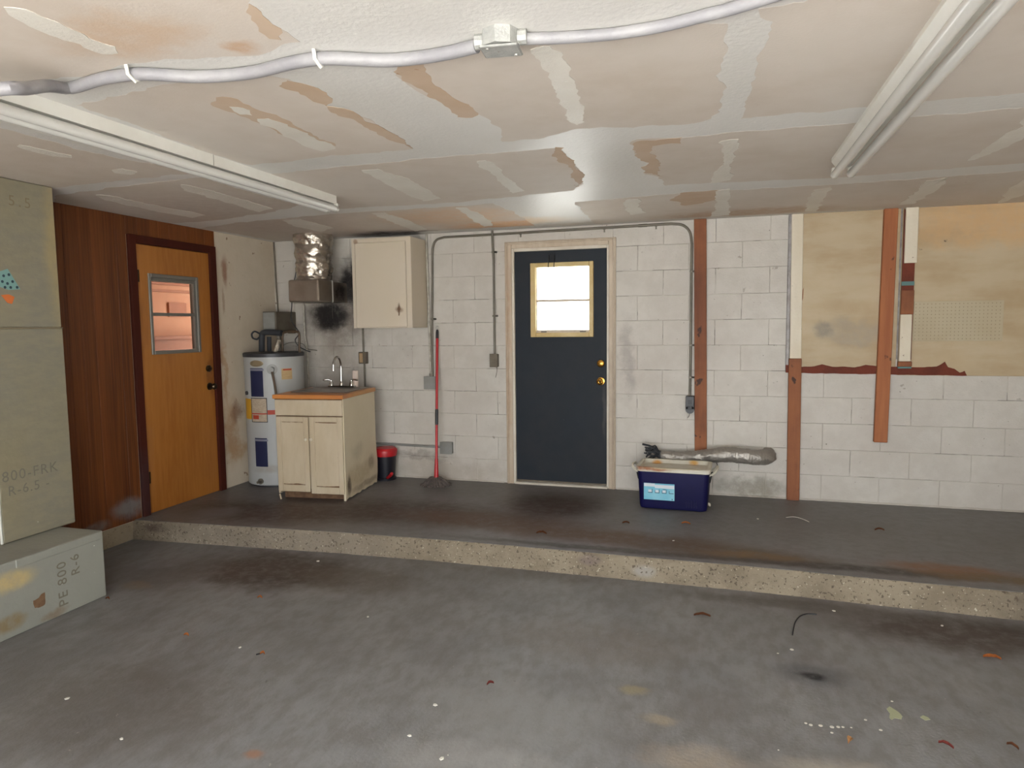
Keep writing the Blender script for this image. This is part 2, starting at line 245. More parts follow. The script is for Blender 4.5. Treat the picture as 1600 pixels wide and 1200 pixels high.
def glass_mat(name, tint, ior=1.45):
    m = bpy.data.materials.new(name); m.use_nodes = True; nt = m.node_tree; nt.nodes.clear()
    o = nd(nt, 'ShaderNodeOutputMaterial'); t = nd(nt, 'ShaderNodeBsdfTransparent'); t.inputs[0].default_value = col(tint)
    g = nd(nt, 'ShaderNodeBsdfGlossy'); g.inputs['Roughness'].default_value = .05
    f = nd(nt, 'ShaderNodeFresnel'); f.inputs[0].default_value = ior; mx = nd(nt, 'ShaderNodeMixShader')
    ge = nd(nt, 'ShaderNodeNewGeometry'); sb = nd(nt, 'ShaderNodeMath', operation='SUBTRACT'); sb.inputs[0].default_value = 1; ml = nd(nt, 'ShaderNodeMath', operation='MULTIPLY')
    nt.links.new(ge.outputs['Backfacing'], sb.inputs[1]); nt.links.new(sb.outputs[0], ml.inputs[0]); nt.links.new(f.outputs[0], ml.inputs[1])   # only the outer face of the pane mirrors
    nt.links.new(ml.outputs[0], mx.inputs[0]); nt.links.new(t.outputs[0], mx.inputs[1]); nt.links.new(g.outputs[0], mx.inputs[2]); nt.links.new(mx.outputs[0], o.inputs[0])
    return m
m_glass = glass_mat('window glass', (.96, .97, .96)); m_glassdim = glass_mat('dusty door glass', (.84, .80, .76), 1.45)

# ---------------------------------------------------------------- mesh helpers
def box(bm, x0, x1, y0, y1, z0, z1, bev=0, seg=1, mtx=None):
    r = bmesh.ops.create_cube(bm, size=1); vs = r['verts']
    for v in vs:
        v.co = Vector((x0+(v.co.x+.5)*(x1-x0), y0+(v.co.y+.5)*(y1-y0), z0+(v.co.z+.5)*(z1-z0)))
        if mtx is not None: v.co = mtx @ v.co
    if bev:
        es = list({e for v in vs for e in v.link_edges})
        bmesh.ops.bevel(bm, geom=es, offset=bev, segments=seg, affect='EDGES', profile=.7)
def ring(bm, c, ax, r, n, squash=1, ref=None):
    ax = ax.normalized(); u = (ref or Vector((0, 0, 1))).cross(ax)
    if u.length < 1e-4: u = Vector((1, 0, 0)).cross(ax)
    u.normalize(); v = ax.cross(u)
    return [bm.verts.new(c + u*math.cos(2*PI*i/n)*r + v*math.sin(2*PI*i/n)*r*squash) for i in range(n)]
def tube(bm, pts, r, n=10, caps=True, rf=None):
    pts = [Vector(p) for p in pts]; rings = []; prev = None
    for i, p in enumerate(pts):
        a = (pts[min(i+1, len(pts)-1)] - pts[max(i-1, 0)]).normalized()
        if prev is None:
            u = a.orthogonal().normalized()
        else:
            u = (prev - a*prev.dot(a)).normalized()
        prev = u; v = a.cross(u); rr = (rf(i/(len(pts)-1)) if rf else (r[i] if isinstance(r, (list, tuple)) else r))
        rings.append([bm.verts.new(p + (u*math.cos(2*PI*k/n) + v*math.sin(2*PI*k/n))*rr) for k in range(n)])
    for a, b in zip(rings, rings[1:]):
        for k in range(n): bm.faces.new((a[k], a[(k+1) % n], b[(k+1) % n], b[k]))
    if caps: bm.faces.new(rings[0][::-1]); bm.faces.new(rings[-1])
def curve(pts, n=6):
    P = [Vector(p) for p in pts]; P = [P[0]*2-P[1]] + P + [P[-1]*2-P[-2]]; out = []
    for i in range(1, len(P)-2):
        for k in range(n):
            t = k/n; a, b, c, d = P[i-1], P[i], P[i+1], P[i+2]
            out.append(.5*((2*b) + (c-a)*t + (2*a-5*b+4*c-d)*t*t + (3*b-a-3*c+d)*t**3))
    out.append(P[-2]); return out
def lathe(bm, prof, c=(0, 0, 0), n=24, axis='z', cap=True):
    c = Vector(c); rings = []
    for r, h in prof:
        row = []
        for k in range(n):
            a = 2*PI*k/n; x, y = r*math.cos(a), r*math.sin(a)
            row.append(bm.verts.new(c + (Vector((x, y, h)) if axis == 'z' else Vector((x, h, y)) if axis == 'y' else Vector((h, x, y)))))
        rings.append(row)
    for a, b in zip(rings, rings[1:]):
        for k in range(n): bm.faces.new((a[k], a[(k+1) % n], b[(k+1) % n], b[k]))
    if cap: bm.faces.new(rings[0]); bm.faces.new(rings[-1])
def prism(bm, pts, f0, f1):
    """pts: 2-D outline; f0, f1 turn an outline point into the two faces' 3-D points"""
    a = [bm.verts.new(f0(*p)) for p in pts]; b = [bm.verts.new(f1(*p)) for p in pts]; n = len(pts)
    fs = [bm.faces.new(a), bm.faces.new(b[::-1])]
    for i in range(n): bm.faces.new((a[i], b[i], b[(i+1) % n], a[(i+1) % n]))
    bmesh.ops.triangulate(bm, faces=fs)
def ragged(pts, step=.04, amp=.012, seed=0):
    out = []; n = len(pts)
    for i in range(n):
        a, b = Vector(pts[i]), Vector(pts[(i+1) % n]); d = b-a; k = max(1, int(d.length/step)); nn = Vector((-d.y, d.x)).normalized() if d.length else Vector((0, 0))
        for j in range(k):
            p = a + d*j/k; q = noise.noise(Vector((p.x*9, p.y*9, seed*3.7)))*amp*1.6 + noise.noise(Vector((p.x*31, p.y*31, seed*1.7+9)))*amp*.8
            out.append(tuple(p + nn*q))
    return out
def obj(name, bm, m, parent=None, smooth=False, loc=None, rot=None):
    bmesh.ops.recalc_face_normals(bm, faces=bm.faces[:])
    me = bpy.data.meshes.new(name); bm.to_mesh(me); bm.free()
    for mm in (m if isinstance(m, list) else [m]): me.materials.append(mm)
    if smooth:
        me.polygons.foreach_set('use_smooth', [True]*len(me.polygons))
        me.set_sharp_from_angle(angle=math.radians(40))
    o = bpy.data.objects.new(name, me); COL.objects.link(o)
    if parent: o.parent = parent
    if loc: o.location = loc
    if rot: o.rotation_euler = rot
    return o
def part(name, m, parent, fn, smooth=False):
    bm = bmesh.new(); fn(bm); return obj(name, bm, m, parent, smooth)
def tag(o, label=None, cat=None, group=None, kind=None):
    if label: o['label'] = label
    if cat: o['category'] = cat
    if group: o['group'] = group
    if kind: o['kind'] = kind
    return o
def empty(name, label, cat, loc=(0, 0, 0), rz=0, group=None, kind=None):
    o = bpy.data.objects.new(name, None); COL.objects.link(o); o.location = loc; o.rotation_euler = (0, 0, rz); o.empty_display_size = .1
    return tag(o, label, cat, group, kind)
def BX(*a, **k): return lambda bm: box(bm, *a, **k)
def world_child(o, parent):                   # parent an object built in world coordinates
    bpy.context.view_layer.update(); o.parent = parent; o.matrix_parent_inverse = parent.matrix_world.inverted()

# ================================================================ SETTING
fl = part('floor', m_floor, None, BX(-L-.2, XR+.2, YF-.1, 4.2, -.15, 0)); tag(fl, kind='structure')
EDGE = [(-L-.2, 3.92), (-3.977, 3.929), (-3.09, 3.990), (-2.388, 4.036), (-1.656, 4.058), (-.71, 4.052), (.299, 4.045), (.868, 4.018), (1.528, 4.0), (XR+.2, 3.94)]
def edge_y(x):
    for (a, ya), (b, yb) in zip(EDGE, EDGE[1:]):
        if a <= x <= b: return ya+(yb-ya)*(x-a)/(b-a)
    return EDGE[-1][1]
def platform(bm):
    n = 90; xs = [-L-.2+(XR+L+.4)*i/n for i in range(n+1)]
    A = [bm.verts.new((x, edge_y(x)+.012+noise.noise((x*7, 0, 0))*.006, S)) for x in xs]; B = [bm.verts.new((x, D+.2, S)) for x in xs]
    A0 = [bm.verts.new((v.co.x, v.co.y+.01, -.1)) for v in A]; B0 = [bm.verts.new((x, D+.2, -.1)) for x in xs]
    for i in range(n):
        bm.faces.new((A[i], A[i+1], B[i+1], B[i])); bm.faces.new((A0[i], A0[i+1], A[i+1], A[i])); bm.faces.new((B[i], B[i+1], B0[i+1], B0[i])); bm.faces.new((A0[i], B0[i], B0[i+1], A0[i+1]))
    bm.faces.new((A[0], B[0], B0[0], A0[0])); bm.faces.new((A[n], A0[n], B0[n], B[n]))
pl = tag(part('floor_platform', m_plat, None, platform), kind='structure')
def riser(bm):
    nx, nz_ = 520, 10; g = []
    for i in range(nx+1):
        x = -L+.002+(XR+L)*i/nx; col_ = []
        for j in range(nz_+1):
            z = -.004+(S+.0035)*j/nz_; dd = noise.noise((x*22, 0, z*22))*.006 + noise.noise((x*70, 3, z*70))*.003 + noise.noise((x*3, 8, 0))*.004
            top = 1 if j < nz_ else 0
            y = edge_y(x) - .004 - dd + (.012 if j == nz_ else 0) - (.006*(1-j/nz_))
            zz = z + (noise.noise((x*12, 4, 0))*.003 - .001 if j >= nz_-1 else 0)
            col_.append(bm.verts.new((x, y, min(zz, S+.0015))))
        col_.append(bm.verts.new((x, edge_y(x)+.03, S-.002))); g.append(col_)
    for i in range(nx):
        for j in range(nz_+1): bm.faces.new((g[i][j], g[i+1][j], g[i+1][j+1], g[i][j+1]))
part('step_face', m_riser, pl, riser, True)
tag(part('foundation_curb', m_curb, None, BX(-L-.1, -L+.004, YF, 3.93, -.02, .130, bev=.004)), kind='structure')
tag(part('ground_outside', m_drive, None, BX(-14, 14, -16, YF-.1, -.2, -.02)), kind='structure')
tag(part('yard_behind_house', m_drive, None, BX(-14, 14, D+.2, 18, -.4, -.1)), kind='structure')

# back wall: painted concrete blocks
DX0, DX1, DZ = -1.735, -.825, 2.205
wb = bmesh.new()
for a in [(-L-.2, DX0, S-.1, H), (DX1, XR+.2, S-.1, H), (DX0, DX1, DZ, H), (DX0, DX1, S-.1, S+.002)]:
    box(wb, a[0], a[1], D+.0030, D+.2, a[2], a[3]+(.05 if a[3] == H else 0))
wall_back = tag(obj('wall_back', wb, m_blockbare), kind='structure')
cache = {}
for r in range(11):
    z0 = S + r*.2032; z1 = min(z0+.2032, H+.01); x = -.42 - (.206 if r % 2 else 0) - .4064*10
    while x < XR:
        segs = [(max(x, -L), min(x+.4064, XR))]
        if r < 10:
            ns = []
            for a, b in segs:
                if b <= DX0 or a >= DX1: ns.append((a, b))
                else:
                    if a < DX0: ns.append((a, DX0))
                    if b > DX1: ns.append((DX1, b))
            segs = ns
        for a, b in segs:
            if b-a < .02: continue
            k = (round(b-a, 3), round(z1-z0, 3))
            if k not in cache:
                bm = bmesh.new(); w_, h_ = (b-a)/2-.0014, (z1-z0)/2-.0014
                box(bm, -w_, w_, 0, .02, -h_, h_, bev=.0022); cache[k] = None
                o = obj('block', bm, m_block, wall_back); cache[k] = o
            else:
                o = cache[k].copy(); COL.objects.link(o); o.parent = wall_back
            o.location = ((a+b)/2 + random.uniform(-.0006, .0006), D + random.uniform(-.0012, .0012), (z0+z1)/2)
            o.rotation_euler = (random.uniform(-.003, .003), 0, random.uniform(-.002, .002))
        x += .4064
part('mortar_ledge', m_block, wall_back, lambda bm: tube(bm, [(x_, D-.003, S+.003+noise.noise((x_*9, 0, 0))*.004) for x_ in [-L+i*.05 for i in range(47)]], .011, 6))
part('mortar_ledge', m_block, wall_back, lambda bm: tube(bm, [(x_, D-.003, S+.003+noise.noise((x_*9, 0, 0))*.004) for x_ in [DX1+.03+i*.05 for i in range(80)]], .011, 6))

# left wall: plaster, then boards of panelling and a door
Y0, Y1, ZD = 4.072, 4.846, 2.172
wl = bmesh.new()
for a in [(YF, Y0, -.1, H+.05), (Y1, D+.006, 0, H+.05), (Y0, Y1, ZD, H+.05), (Y0, Y1, -.1, S-.002)]:
    box(wl, -L-.12, -L, a[0], a[1], a[2], a[3])
wall_left = tag(obj('wall_left', wl, m_drypaint), kind='structure')
G = [1.85, 2.06, 2.16, 2.37, 2.58, 2.68, 2.89, 2.99, 3.20, 3.395, 3.499, 3.603, 3.705, 3.911, 4.004, 4.106, 4.311, 4.413, 4.594, 4.80, 4.917]
for a, b in zip(G, G[1:]):
    top = a >= 4.05
    def f(bm, a=a, b=b, top=top):
        bot = .135
        if a < 4.02 < b: b = 4.012
        box(bm, -L-.001, -L+.008, a+.0012, b-.0012, (2.222 if top else bot), H-.001, bev=.0014)
    if a < 4.05 and b > 4.02:
        part('panel_board', m_panel, wall_left, lambda bm: box(bm, -L-.001, -L+.008, 4.0052, 4.105, 2.222, H-.001, bev=.0014)); continue
    part('panel_board', m_panel, wall_left, f)
# front wall around the garage opening, right wall, ceiling
fw = bmesh.new()
for a in [(-L-.1, -2.2, 0, H), (1.8, XR+.1, 0, H), (-2.2, 1.8, 2.12, H)]: box(fw, a[0], a[1], YF-.12, YF, a[2]-.02, a[3]+.02)
tag(obj('wall_front', fw, m_drywall_side), kind='structure')
tag(part('wall_right', m_drywall_side, None, BX(XR, XR+.12, YF, D+.1, -.02, H+.02)), kind='structure')
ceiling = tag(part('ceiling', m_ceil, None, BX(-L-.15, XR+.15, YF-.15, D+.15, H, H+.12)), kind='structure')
TH = [0]
def cpatch(name, m, pts, dz, amp=.012, step=.035):
    TH[0] += 1; P = ragged(pts, step, amp, TH[0]); d = dz + TH[0]*.000006
    bm = bmesh.new(); prism(bm, P, lambda x, y: (x, y, H+.001), lambda x, y: (x, y, H-d))
    return obj(name, bm, m, ceiling)
B1, B2, B3 = .0005, .0010, .0015
for P in [
    [(-1.814,1.129),(-1.026,1.382),(-1.141,1.555),(-1.164,1.620),(-1.173,1.699),(-1.166,1.791),(-1.339,1.831),(-1.549,1.804),(-1.728,1.788),(-2.058,1.806),(-2.329,1.798),(-2.837,1.730)],
    [(-2.265,2.010),(-1.978,1.983),(-1.775,1.970),(-1.607,1.956),(-1.477,1.975),(-1.369,2.042),(-1.336,2.198),(-1.350,2.280),(-1.403,2.324),(-1.363,2.393),(-1.342,2.556),(-1.333,2.714),(-1.361,3.005),(-1.519,3.013),(-1.749,2.997),(-1.972,3.014),(-2.269,3.024),(-2.294,2.769),(-2.250,2.248)],
    [(-3.088,1.963),(-2.803,2.152),(-2.794,2.595),(-2.647,3.043),(-2.744,3.073),(-3.303,3.098),(-3.681,3.113),(-3.806,2.900),(-4.299,2.834)],
    [(-3.889,3.307),(-3.242,3.213),(-2.702,3.172),(-2.720,3.602),(-2.685,4.084),(-2.998,4.242),(-3.659,4.431),(-4.143,4.456),(-4.138,3.497)],
    [(-2.327,3.237),(-1.874,3.207),(-1.379,3.180),(-1.114,3.192),(-0.857,3.198),(-0.714,3.205),(-0.712,3.427),(-0.717,3.758),(-0.761,4.046),(-0.860,4.212),(-1.162,4.278),(-1.678,4.353),(-2.189,4.320),(-2.525,4.305),(-2.364,3.955)],
    [(-0.385,3.224),(-0.351,3.178),(-0.146,3.205),(0.507,3.204),(0.783,3.205),(1.135,3.204),(1.539,3.198),(2.064,4.258),(1.536,4.300),(0.723,4.372),(-0.228,4.257),(-0.314,4.265),(-0.313,4.004),(-0.389,3.908),(-0.355,3.696),(-0.317,3.565),(-0.391,3.431)],
    [(-0.927,4.629),(-0.203,4.536),(0.760,4.591),(1.623,4.536),(2.210,4.551),(2.830,5.803),(2.058,5.726),(-0.201,5.605),(-0.960,5.636),(-0.948,5.067)],
    [(-1.032,2.111),(-0.894,2.010),(-0.781,1.985),(-0.687,1.977),(-0.516,1.994),(-0.324,2.012),(-0.113,2.037),(-0.044,2.025),(0.013,2.056),(0.008,2.308),(0.004,2.880),(-0.048,2.978),(-0.163,2.995),(-0.578,2.931),(-0.769,3.012),(-0.918,3.017),(-0.888,2.826),(-0.905,2.548),(-0.980,2.608),(-0.984,2.426),(-1.010,2.286)],
    [(0.103,2.864),(0.102,2.645),(0.116,2.291),(0.136,2.084),(0.102,2.044),(0.095,2.002),(0.212,1.994),(0.301,1.902),(0.526,1.882),(1.100,2.066),(1.588,2.944),(1.058,2.993),(0.767,2.992),(0.588,3.003),(0.064,2.998)],
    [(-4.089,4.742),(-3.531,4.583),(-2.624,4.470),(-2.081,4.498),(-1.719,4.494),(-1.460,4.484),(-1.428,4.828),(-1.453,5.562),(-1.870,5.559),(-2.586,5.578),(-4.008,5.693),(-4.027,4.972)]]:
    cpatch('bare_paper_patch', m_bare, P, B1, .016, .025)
for P in [
    [(-1.014,2.093),(-0.919,2.012),(-0.887,2.012),(-0.918,2.125),(-0.931,2.299),(-0.899,2.518),(-0.935,2.623),(-0.980,2.608),(-0.984,2.426),(-1.005,2.274)],
    [(-0.373,3.227),(-0.314,3.202),(-0.146,3.205),(-0.168,3.310),(-0.295,3.314),(-0.331,3.451),(-0.276,3.607),(-0.302,3.776),(-0.313,4.004),(-0.392,3.873),(-0.352,3.667),(-0.391,3.431)],
    [(-0.734,3.198),(-0.708,3.207),(-0.711,3.727),(-0.761,4.046),(-0.811,4.127),(-0.752,3.618),(-0.784,3.347)],
    [(-1.372,2.047),(-1.336,2.198),(-1.350,2.280),(-1.403,2.324),(-1.364,2.418),(-1.333,2.714),(-1.361,2.993),(-1.388,2.757),(-1.404,2.464),(-1.408,2.246),(-1.436,2.096)],
    [(-1.722,2.118),(-1.675,2.134),(-1.672,2.273),(-1.661,2.466),(-1.673,2.814),(-1.764,2.853),(-1.775,2.409),(-1.775,2.206)],
    [(-1.821,3.724),(-1.746,3.712),(-1.742,3.957),(-1.831,4.057),(-1.836,3.839)],
    [(-0.227,4.528),(-0.010,4.519),(-0.018,4.861),(-0.225,5.046),(-0.296,4.760)],
    [(-1.142,1.555),(-1.164,1.620),(-1.173,1.699),(-1.206,1.768),(-1.235,1.749),(-1.206,1.654),(-1.188,1.589)]]:
    cpatch('torn_brown_patch', m_tan2, P, B2, .02, .02)
for P in [
    [(-1.744,1.370),(-1.711,1.403),(-1.708,1.490),(-1.703,1.605),(-1.689,1.657),(-1.721,1.696),(-1.771,1.689),(-1.787,1.596),(-1.787,1.481),(-1.779,1.411)],
    [(-1.747,2.216),(-1.715,2.226),(-1.691,2.283),(-1.736,2.334),(-1.767,2.307)],
    [(-1.744,2.384),(-1.696,2.382),(-1.678,2.460),(-1.687,2.633),(-1.667,2.793),(-1.697,2.876),(-1.775,2.899),(-1.808,2.767),(-1.778,2.582),(-1.778,2.445)],
    [(-2.979,2.363),(-2.956,2.440),(-2.931,2.573),(-2.963,2.614),(-3.030,2.564),(-3.020,2.418)],
    [(-2.993,2.859),(-2.927,2.867),(-2.918,2.947),(-3.003,2.997),(-3.041,2.935)],
    [(-2.940,3.284),(-2.905,3.334),(-2.909,3.665),(-2.954,4.145),(-3.118,4.226),(-3.078,3.813),(-3.033,3.427)],
    [(-3.634,3.357),(-3.580,3.398),(-3.582,3.805),(-3.558,4.211),(-3.735,4.270),(-3.757,3.875),(-3.739,3.499)],
    [(-1.799,3.311),(-1.709,3.311),(-1.659,3.595),(-1.713,4.193),(-1.858,4.237),(-1.854,3.832),(-1.827,3.536)],
    [(-1.163,3.311),(-1.110,3.315),(-1.099,3.435),(-1.133,3.713),(-1.139,4.132),(-1.236,4.184),(-1.200,3.832),(-1.173,3.564),(-1.193,3.417)],
    [(-0.541,2.064),(-0.499,2.038),(-0.466,2.049),(-0.452,2.124),(-0.468,2.323),(-0.494,2.671),(-0.524,2.834),(-0.568,2.867),(-0.584,2.814),(-0.549,2.427),(-0.538,2.182),(-0.548,2.124)],
    [(0.012,3.337),(0.072,3.324),(0.091,3.399),(0.073,3.592),(0.064,3.843),(0.067,4.211),(-0.039,4.286),(-0.017,3.973),(0.021,3.769),(0.013,3.519)],
    [(1.260,4.144),(1.226,4.147),(1.226,3.967),(1.216,3.695),(1.231,3.529),(1.201,3.384),(1.307,3.120),(1.415,3.273),(1.338,3.628),(1.314,3.870)],
    [(-0.010,4.519),(0.065,4.504),(0.064,4.892),(0.093,5.583),(-0.048,5.595),(-0.018,5.015)],
    [(0.562,4.705),(0.665,4.658),(0.669,5.113),(0.702,5.623),(0.620,5.592),(0.583,5.132)],
    [(1.166,4.640),(1.278,4.569),(1.317,4.977),(1.318,5.507),(1.217,5.524),(1.219,5.075)],
    [(1.724,4.998),(1.725,4.490),(1.927,4.695),(1.933,5.288),(1.902,5.722)],
    [(-1.750,4.537),(-1.683,4.562),(-1.684,4.979),(-1.774,5.439),(-1.866,5.481),(-1.826,5.058)],
    [(-0.576,4.633),(-0.494,4.639),(-0.533,4.932),(-0.518,5.228),(-0.636,5.309),(-0.629,4.843)],
    [(-2.410,4.550),(-2.311,4.557),(-2.306,4.979),(-2.361,5.452),(-2.500,5.524),(-2.459,4.956)],
    [(-3.201,4.605),(-3.030,4.602),(-3.058,5.101),(-3.280,5.263),(-3.286,4.896)]]:
    cpatch('joint_compound_patch', m_comp, P, B3, .014, .018)

# ---------------------------------------------------------------- door_1, the dark blue back door
d1 = empty('door_1', None, None, (0, 0, 0), kind='structure')
def casing(bm):
    for a, b in ((-1.762, -1.702), (-.862, -.803)):
        box(bm, a, b, D-.018, D+.01, S, 2.250, bev=.003)
    box(bm, -1.7015, -.8625, D-.018, D+.01, 2.192, 2.250, bev=.003)
    for a, b in ((-1.752, -1.735), (-.829, -.812)): box(bm, a, b, D-.027, D-.0185, S, 2.242, bev=.004)
    box(bm, -1.7345, -.8295, D-.027, D-.0185, 2.225, 2.242, bev=.004)
part('door_casing', m_casing, d1, casing)
def jamb(bm):
    box(bm, -1.715, -1.681, D-.008, D+.2, S, 2.195, bev=.002); box(bm, -.879, -.845, D-.008, D+.2, S, 2.195, bev=.002); box(bm, -1.6805, -.8795, D-.008, D+.2, 2.166, 2.195, bev=.002)
part('door_frame', m_casing_in, d1, jamb)
part('threshold', m_casing_in, d1, BX(-1.69, -.87, D-.03, D+.16, S, S+.018, bev=.004))
part('sweep_strip', m_boxold, d1, BX(-1.676, -.884, D+.004, D+.02, S+.02, S+.036))
WX0, WX1, WZ0, WZ1 = -1.515, -1.005, 1.455, 2.045
def slab(bm):
    y0, y1 = D+.012, D+.056
    box(bm, -1.679, WX0, y0, y1, S+.024, 2.164); box(bm, WX1, -.881, y0, y1, S+.024, 2.164)
    box(bm, WX0, WX1, y0, y1, S+.024, WZ0); box(bm, WX0, WX1, y0, y1, WZ1, 2.164)
ds = part('door_slab', m_bluedoor, d1, slab)
def wfr(bm):
    y0, y1 = D-.008, D+.07
    for a in ((-1.538, -1.492, 1.432, 2.064), (-1.028, -.992, 1.432, 2.064), (-1.4915, -1.0285, 2.026, 2.064), (-1.4915, -1.0285, 1.432, 1.470)): box(bm, a[0], a[1], y0, y1, a[2], a[3], bev=.004)
wf = part('window_frame', m_winframe, d1, wfr)
def sash(bm):
    box(bm, -1.4915, -1.486, D+.02, D+.05, 1.493, 2.0255); box(bm, -1.034, -1.0285, D+.02, D+.05, 1.493, 2.0255); box(bm, -1.4855, -1.0345, D+.015, D+.05, 1.733, 1.752); box(bm, -1.4915, -1.0285, D+.010, D+.05, 1.4705, 1.4925)
part('sash_bars', m_casing, wf, sash)
for a in (-1.42, -1.08):
    part('sash_latch', m_black, wf, BX(a-.028, a+.022, D+.006, D+.014, 1.474, 1.481))
part('pane', m_glass, d1, BX(-1.49, -1.028, D+.034, D+.038, 1.748, 2.027)); part('pane', m_glass, d1, BX(-1.49, -1.028, D+.034, D+.038, 1.49, 1.736))
for z_, nm in ((1.207, 'deadbolt'), (1.056, 'door_knob')):
    def kf(bm, z_=z_, nm=nm):
        y = D+.012; c = (-.932, 0, z_)
        if nm == 'deadbolt': lathe(bm, [(.033, y), (.033, y-.006), (.028, y-.012), (.018, y-.014), (.018, y-.026), (.004, y-.03)], c, 24, 'y')
        else: lathe(bm, [(.034, y), (.033, y-.006), (.014, y-.010), (.012, y-.03), (.024, y-.036), (.029, y-.048), (.026, y-.060), (.012, y-.066), (.003, y-.063)], c, 24, 'y')
    part(nm, m_brass, d1, kf, True)
part('keyhole', m_black, d1, lambda bm: lathe(bm, [(.006, D-.056), (.004, D-.058)], (-.932, 0, 1.056), 10, 'y'))
for x_ in (-1.375, -1.325):
    part('hook', m_black, d1, lambda bm, x_=x_: tube(bm, curve([(x_, D+.014, 2.125), (x_+.002, D-.002, 2.09), (x_-.002, D-.012, 2.045), (x_, D-.012, 2.02)]), .0035, 6))

# ---------------------------------------------------------------- door_2, amber door to the house, and the hallway behind it
d2 = empty('door_2', None, None, kind='structure')
def trim2(bm):
    x0, x1 = -L-.02, -L+.024
    box(bm, x0, x1, 4.012, Y0+.004, .13, 2.226, bev=.003); box(bm, x0, x1, Y1-.004, 4.912, S, 2.226, bev=.003); box(bm, x0, x1, Y0+.0045, Y1-.0045, ZD-.004, 2.226, bev=.003)
part('door_casing', m_trimred, d2, trim2)
def jamb2(bm):
    box(bm, -L-.12, -L, Y0, Y0+.012, S, ZD); box(bm, -L-.12, -L, Y1-.012, Y1, S, ZD); box(bm, -L-.12, -L, Y0+.0125, Y1-.0125, ZD-.012, ZD)
part('door_frame', m_trimred, d2, jamb2)
V0, V1, VZ0, VZ1 = 4.20, 4.680, 1.362, 1.936
def slab2(bm):
    a, b = -L-.036, -L+.004
    box(bm, a, b, Y0+.008, V0, S+.006, ZD-.01); box(bm, a, b, V1, Y1-.008, S+.006, ZD-.01); box(bm, a, b, V0, V1, S+.006, VZ0); box(bm, a, b, V0, V1, VZ1, ZD-.01)
part('door_slab', m_yeldoor, d2, slab2)
def wf2(bm):
    a, b = -L-.04, -L+.014
    for q in ((4.184, 4.208, 1.344, 1.956), (4.672, 4.700, 1.344, 1.956), (4.2085, 4.6715, 1.926, 1.956), (4.2085, 4.6715, 1.344, 1.372)): box(bm, a, b, *q, bev=.003)
    for q in ((4.2085, 4.222, 1.3725, 1.8995), (4.656, 4.6715, 1.3725, 1.8995), (4.2085, 4.6715, 1.900, 1.9255)): box(bm, a, b-.014, *q)
    box(bm, a, b-.01, 4.2225, 4.6555, 1.638, 1.662)
part('window_frame', m_wframe, d2, wf2)
part('pane', m_glassdim, d2, BX(-L-.02, -L-.016, 4.21, 4.67, 1.66, 1.925)); part('pane', m_glassdim, d2, BX(-L-.02, -L-.016, 4.21, 4.67, 1.375, 1.64))
part('deadbolt', m_dkbrass, d2, lambda bm: lathe(bm, [(.028, -L+.004), (.028, -L+.016), (.014, -L+.02), (.012, -L+.034), (.003, -L+.036)], (0, 4.775, 1.203), 20, 'x'), True)
part('door_knob', m_dkbrass, d2, lambda bm: lathe(bm, [(.032, -L+.004), (.030, -L+.010), (.012, -L+.014), (.011, -L+.034), (.024, -L+.042), (.028, -L+.056), (.020, -L+.068), (.003, -L+.070)], (0, 4.782, 1.052), 20, 'x'), True)
for z_ in (1.93, .42):
    part('hinge', m_dkbrass, d2, BX(-L+.003, -L+.012, Y0-.002, Y0+.03, z_-.045, z_+.045, bev=.002))
def hall(bm):
    for q in ((-5.3, -5.2, 3.3, 6.6, 0, 2.4), (-5.3, -L-.12, 3.2, 3.3, 0, 2.4), (-5.3, -L-.32, 6.6, 6.7, 0, 2.4), (-5.3, -L-.12, 3.2, 6.7, 2.4, 2.5), (-5.3, -L-.12, 3.2, 6.7, -.1, S)): box(bm, *q)
tag(part('wall_hallway', m_hallwall, None, hall), kind='structure')
def hallwood(bm):
    for (a, b, z1, x, wd) in ((4.95, 6.2, 2.1, -5.16, .06), (5.08, 6.1, 2.0, -5.175, .03), (5.18, 6.0, 1.92, -5.185, .02)):
        box(bm, -5.2, x, a, a+wd, S, z1); box(bm, -5.2, x, b-wd, b, S, z1); box(bm, -5.2, x, a, b, z1-wd, z1)
    box(bm, -5.2, -5.02, 4.8, 6.3, 1.44, 1.47); box(bm, -5.2, -5.05, 4.8, 6.3, S, 1.44)  # hallway cabinet and its top, in one mesh with the door frames
    box(bm, -5.2, -5.18, 5.55, 5.78, 1.66, 1.80)
tag(part('hallway_frame_cabinet', m_hallwood, None, hallwood), kind='structure')

# ================================================================ DUCT BOARD CHASE ON THE LEFT
ch = empty('duct_board_chase', 'tall yellow-grey foil-faced duct board chase rising from the low box to the ceiling', 'duct chase', (-3.9, 2.9, .39))
def wp(name, m, fn, parent, smooth=False):
    o = part(name, m, None, fn, smooth); world_child(o, parent); return o
wp('side_board', m_ductboard, lambda bm: box(bm, -4.06, -3.668, 2.70, 3.100, 1.553, H-.002, bev=.006), ch)
wp('side_board', m_ductboard, lambda bm: box(bm, -4.06, -3.668, 2.67, 3.106, .388, 1.549, bev=.006), ch)
wp('board_edge', m_boardedge, lambda bm: tube(bm, [(-3.672, 2.664, .39), (-3.67, 2.662, .6), (-3.676, 2.672, .95)], .007, 6), ch)
wp('tape_seam', m_inkb, lambda bm: box(bm, -3.75, -3.664, 2.70, 3.102, 1.546, 1.553), ch)
PX = [(2.757,1.852),(2.800,1.869),(2.831,1.816),(2.863,1.762),(2.798,1.756),(2.751,1.771)]
wp('teal_tape', m_tapeteal, lambda bm: prism(bm, PX, lambda y, z: (-3.668, y, z), lambda y, z: (-3.6655, y, z)), ch)['label'] = 'torn pale teal tape with dark dots'
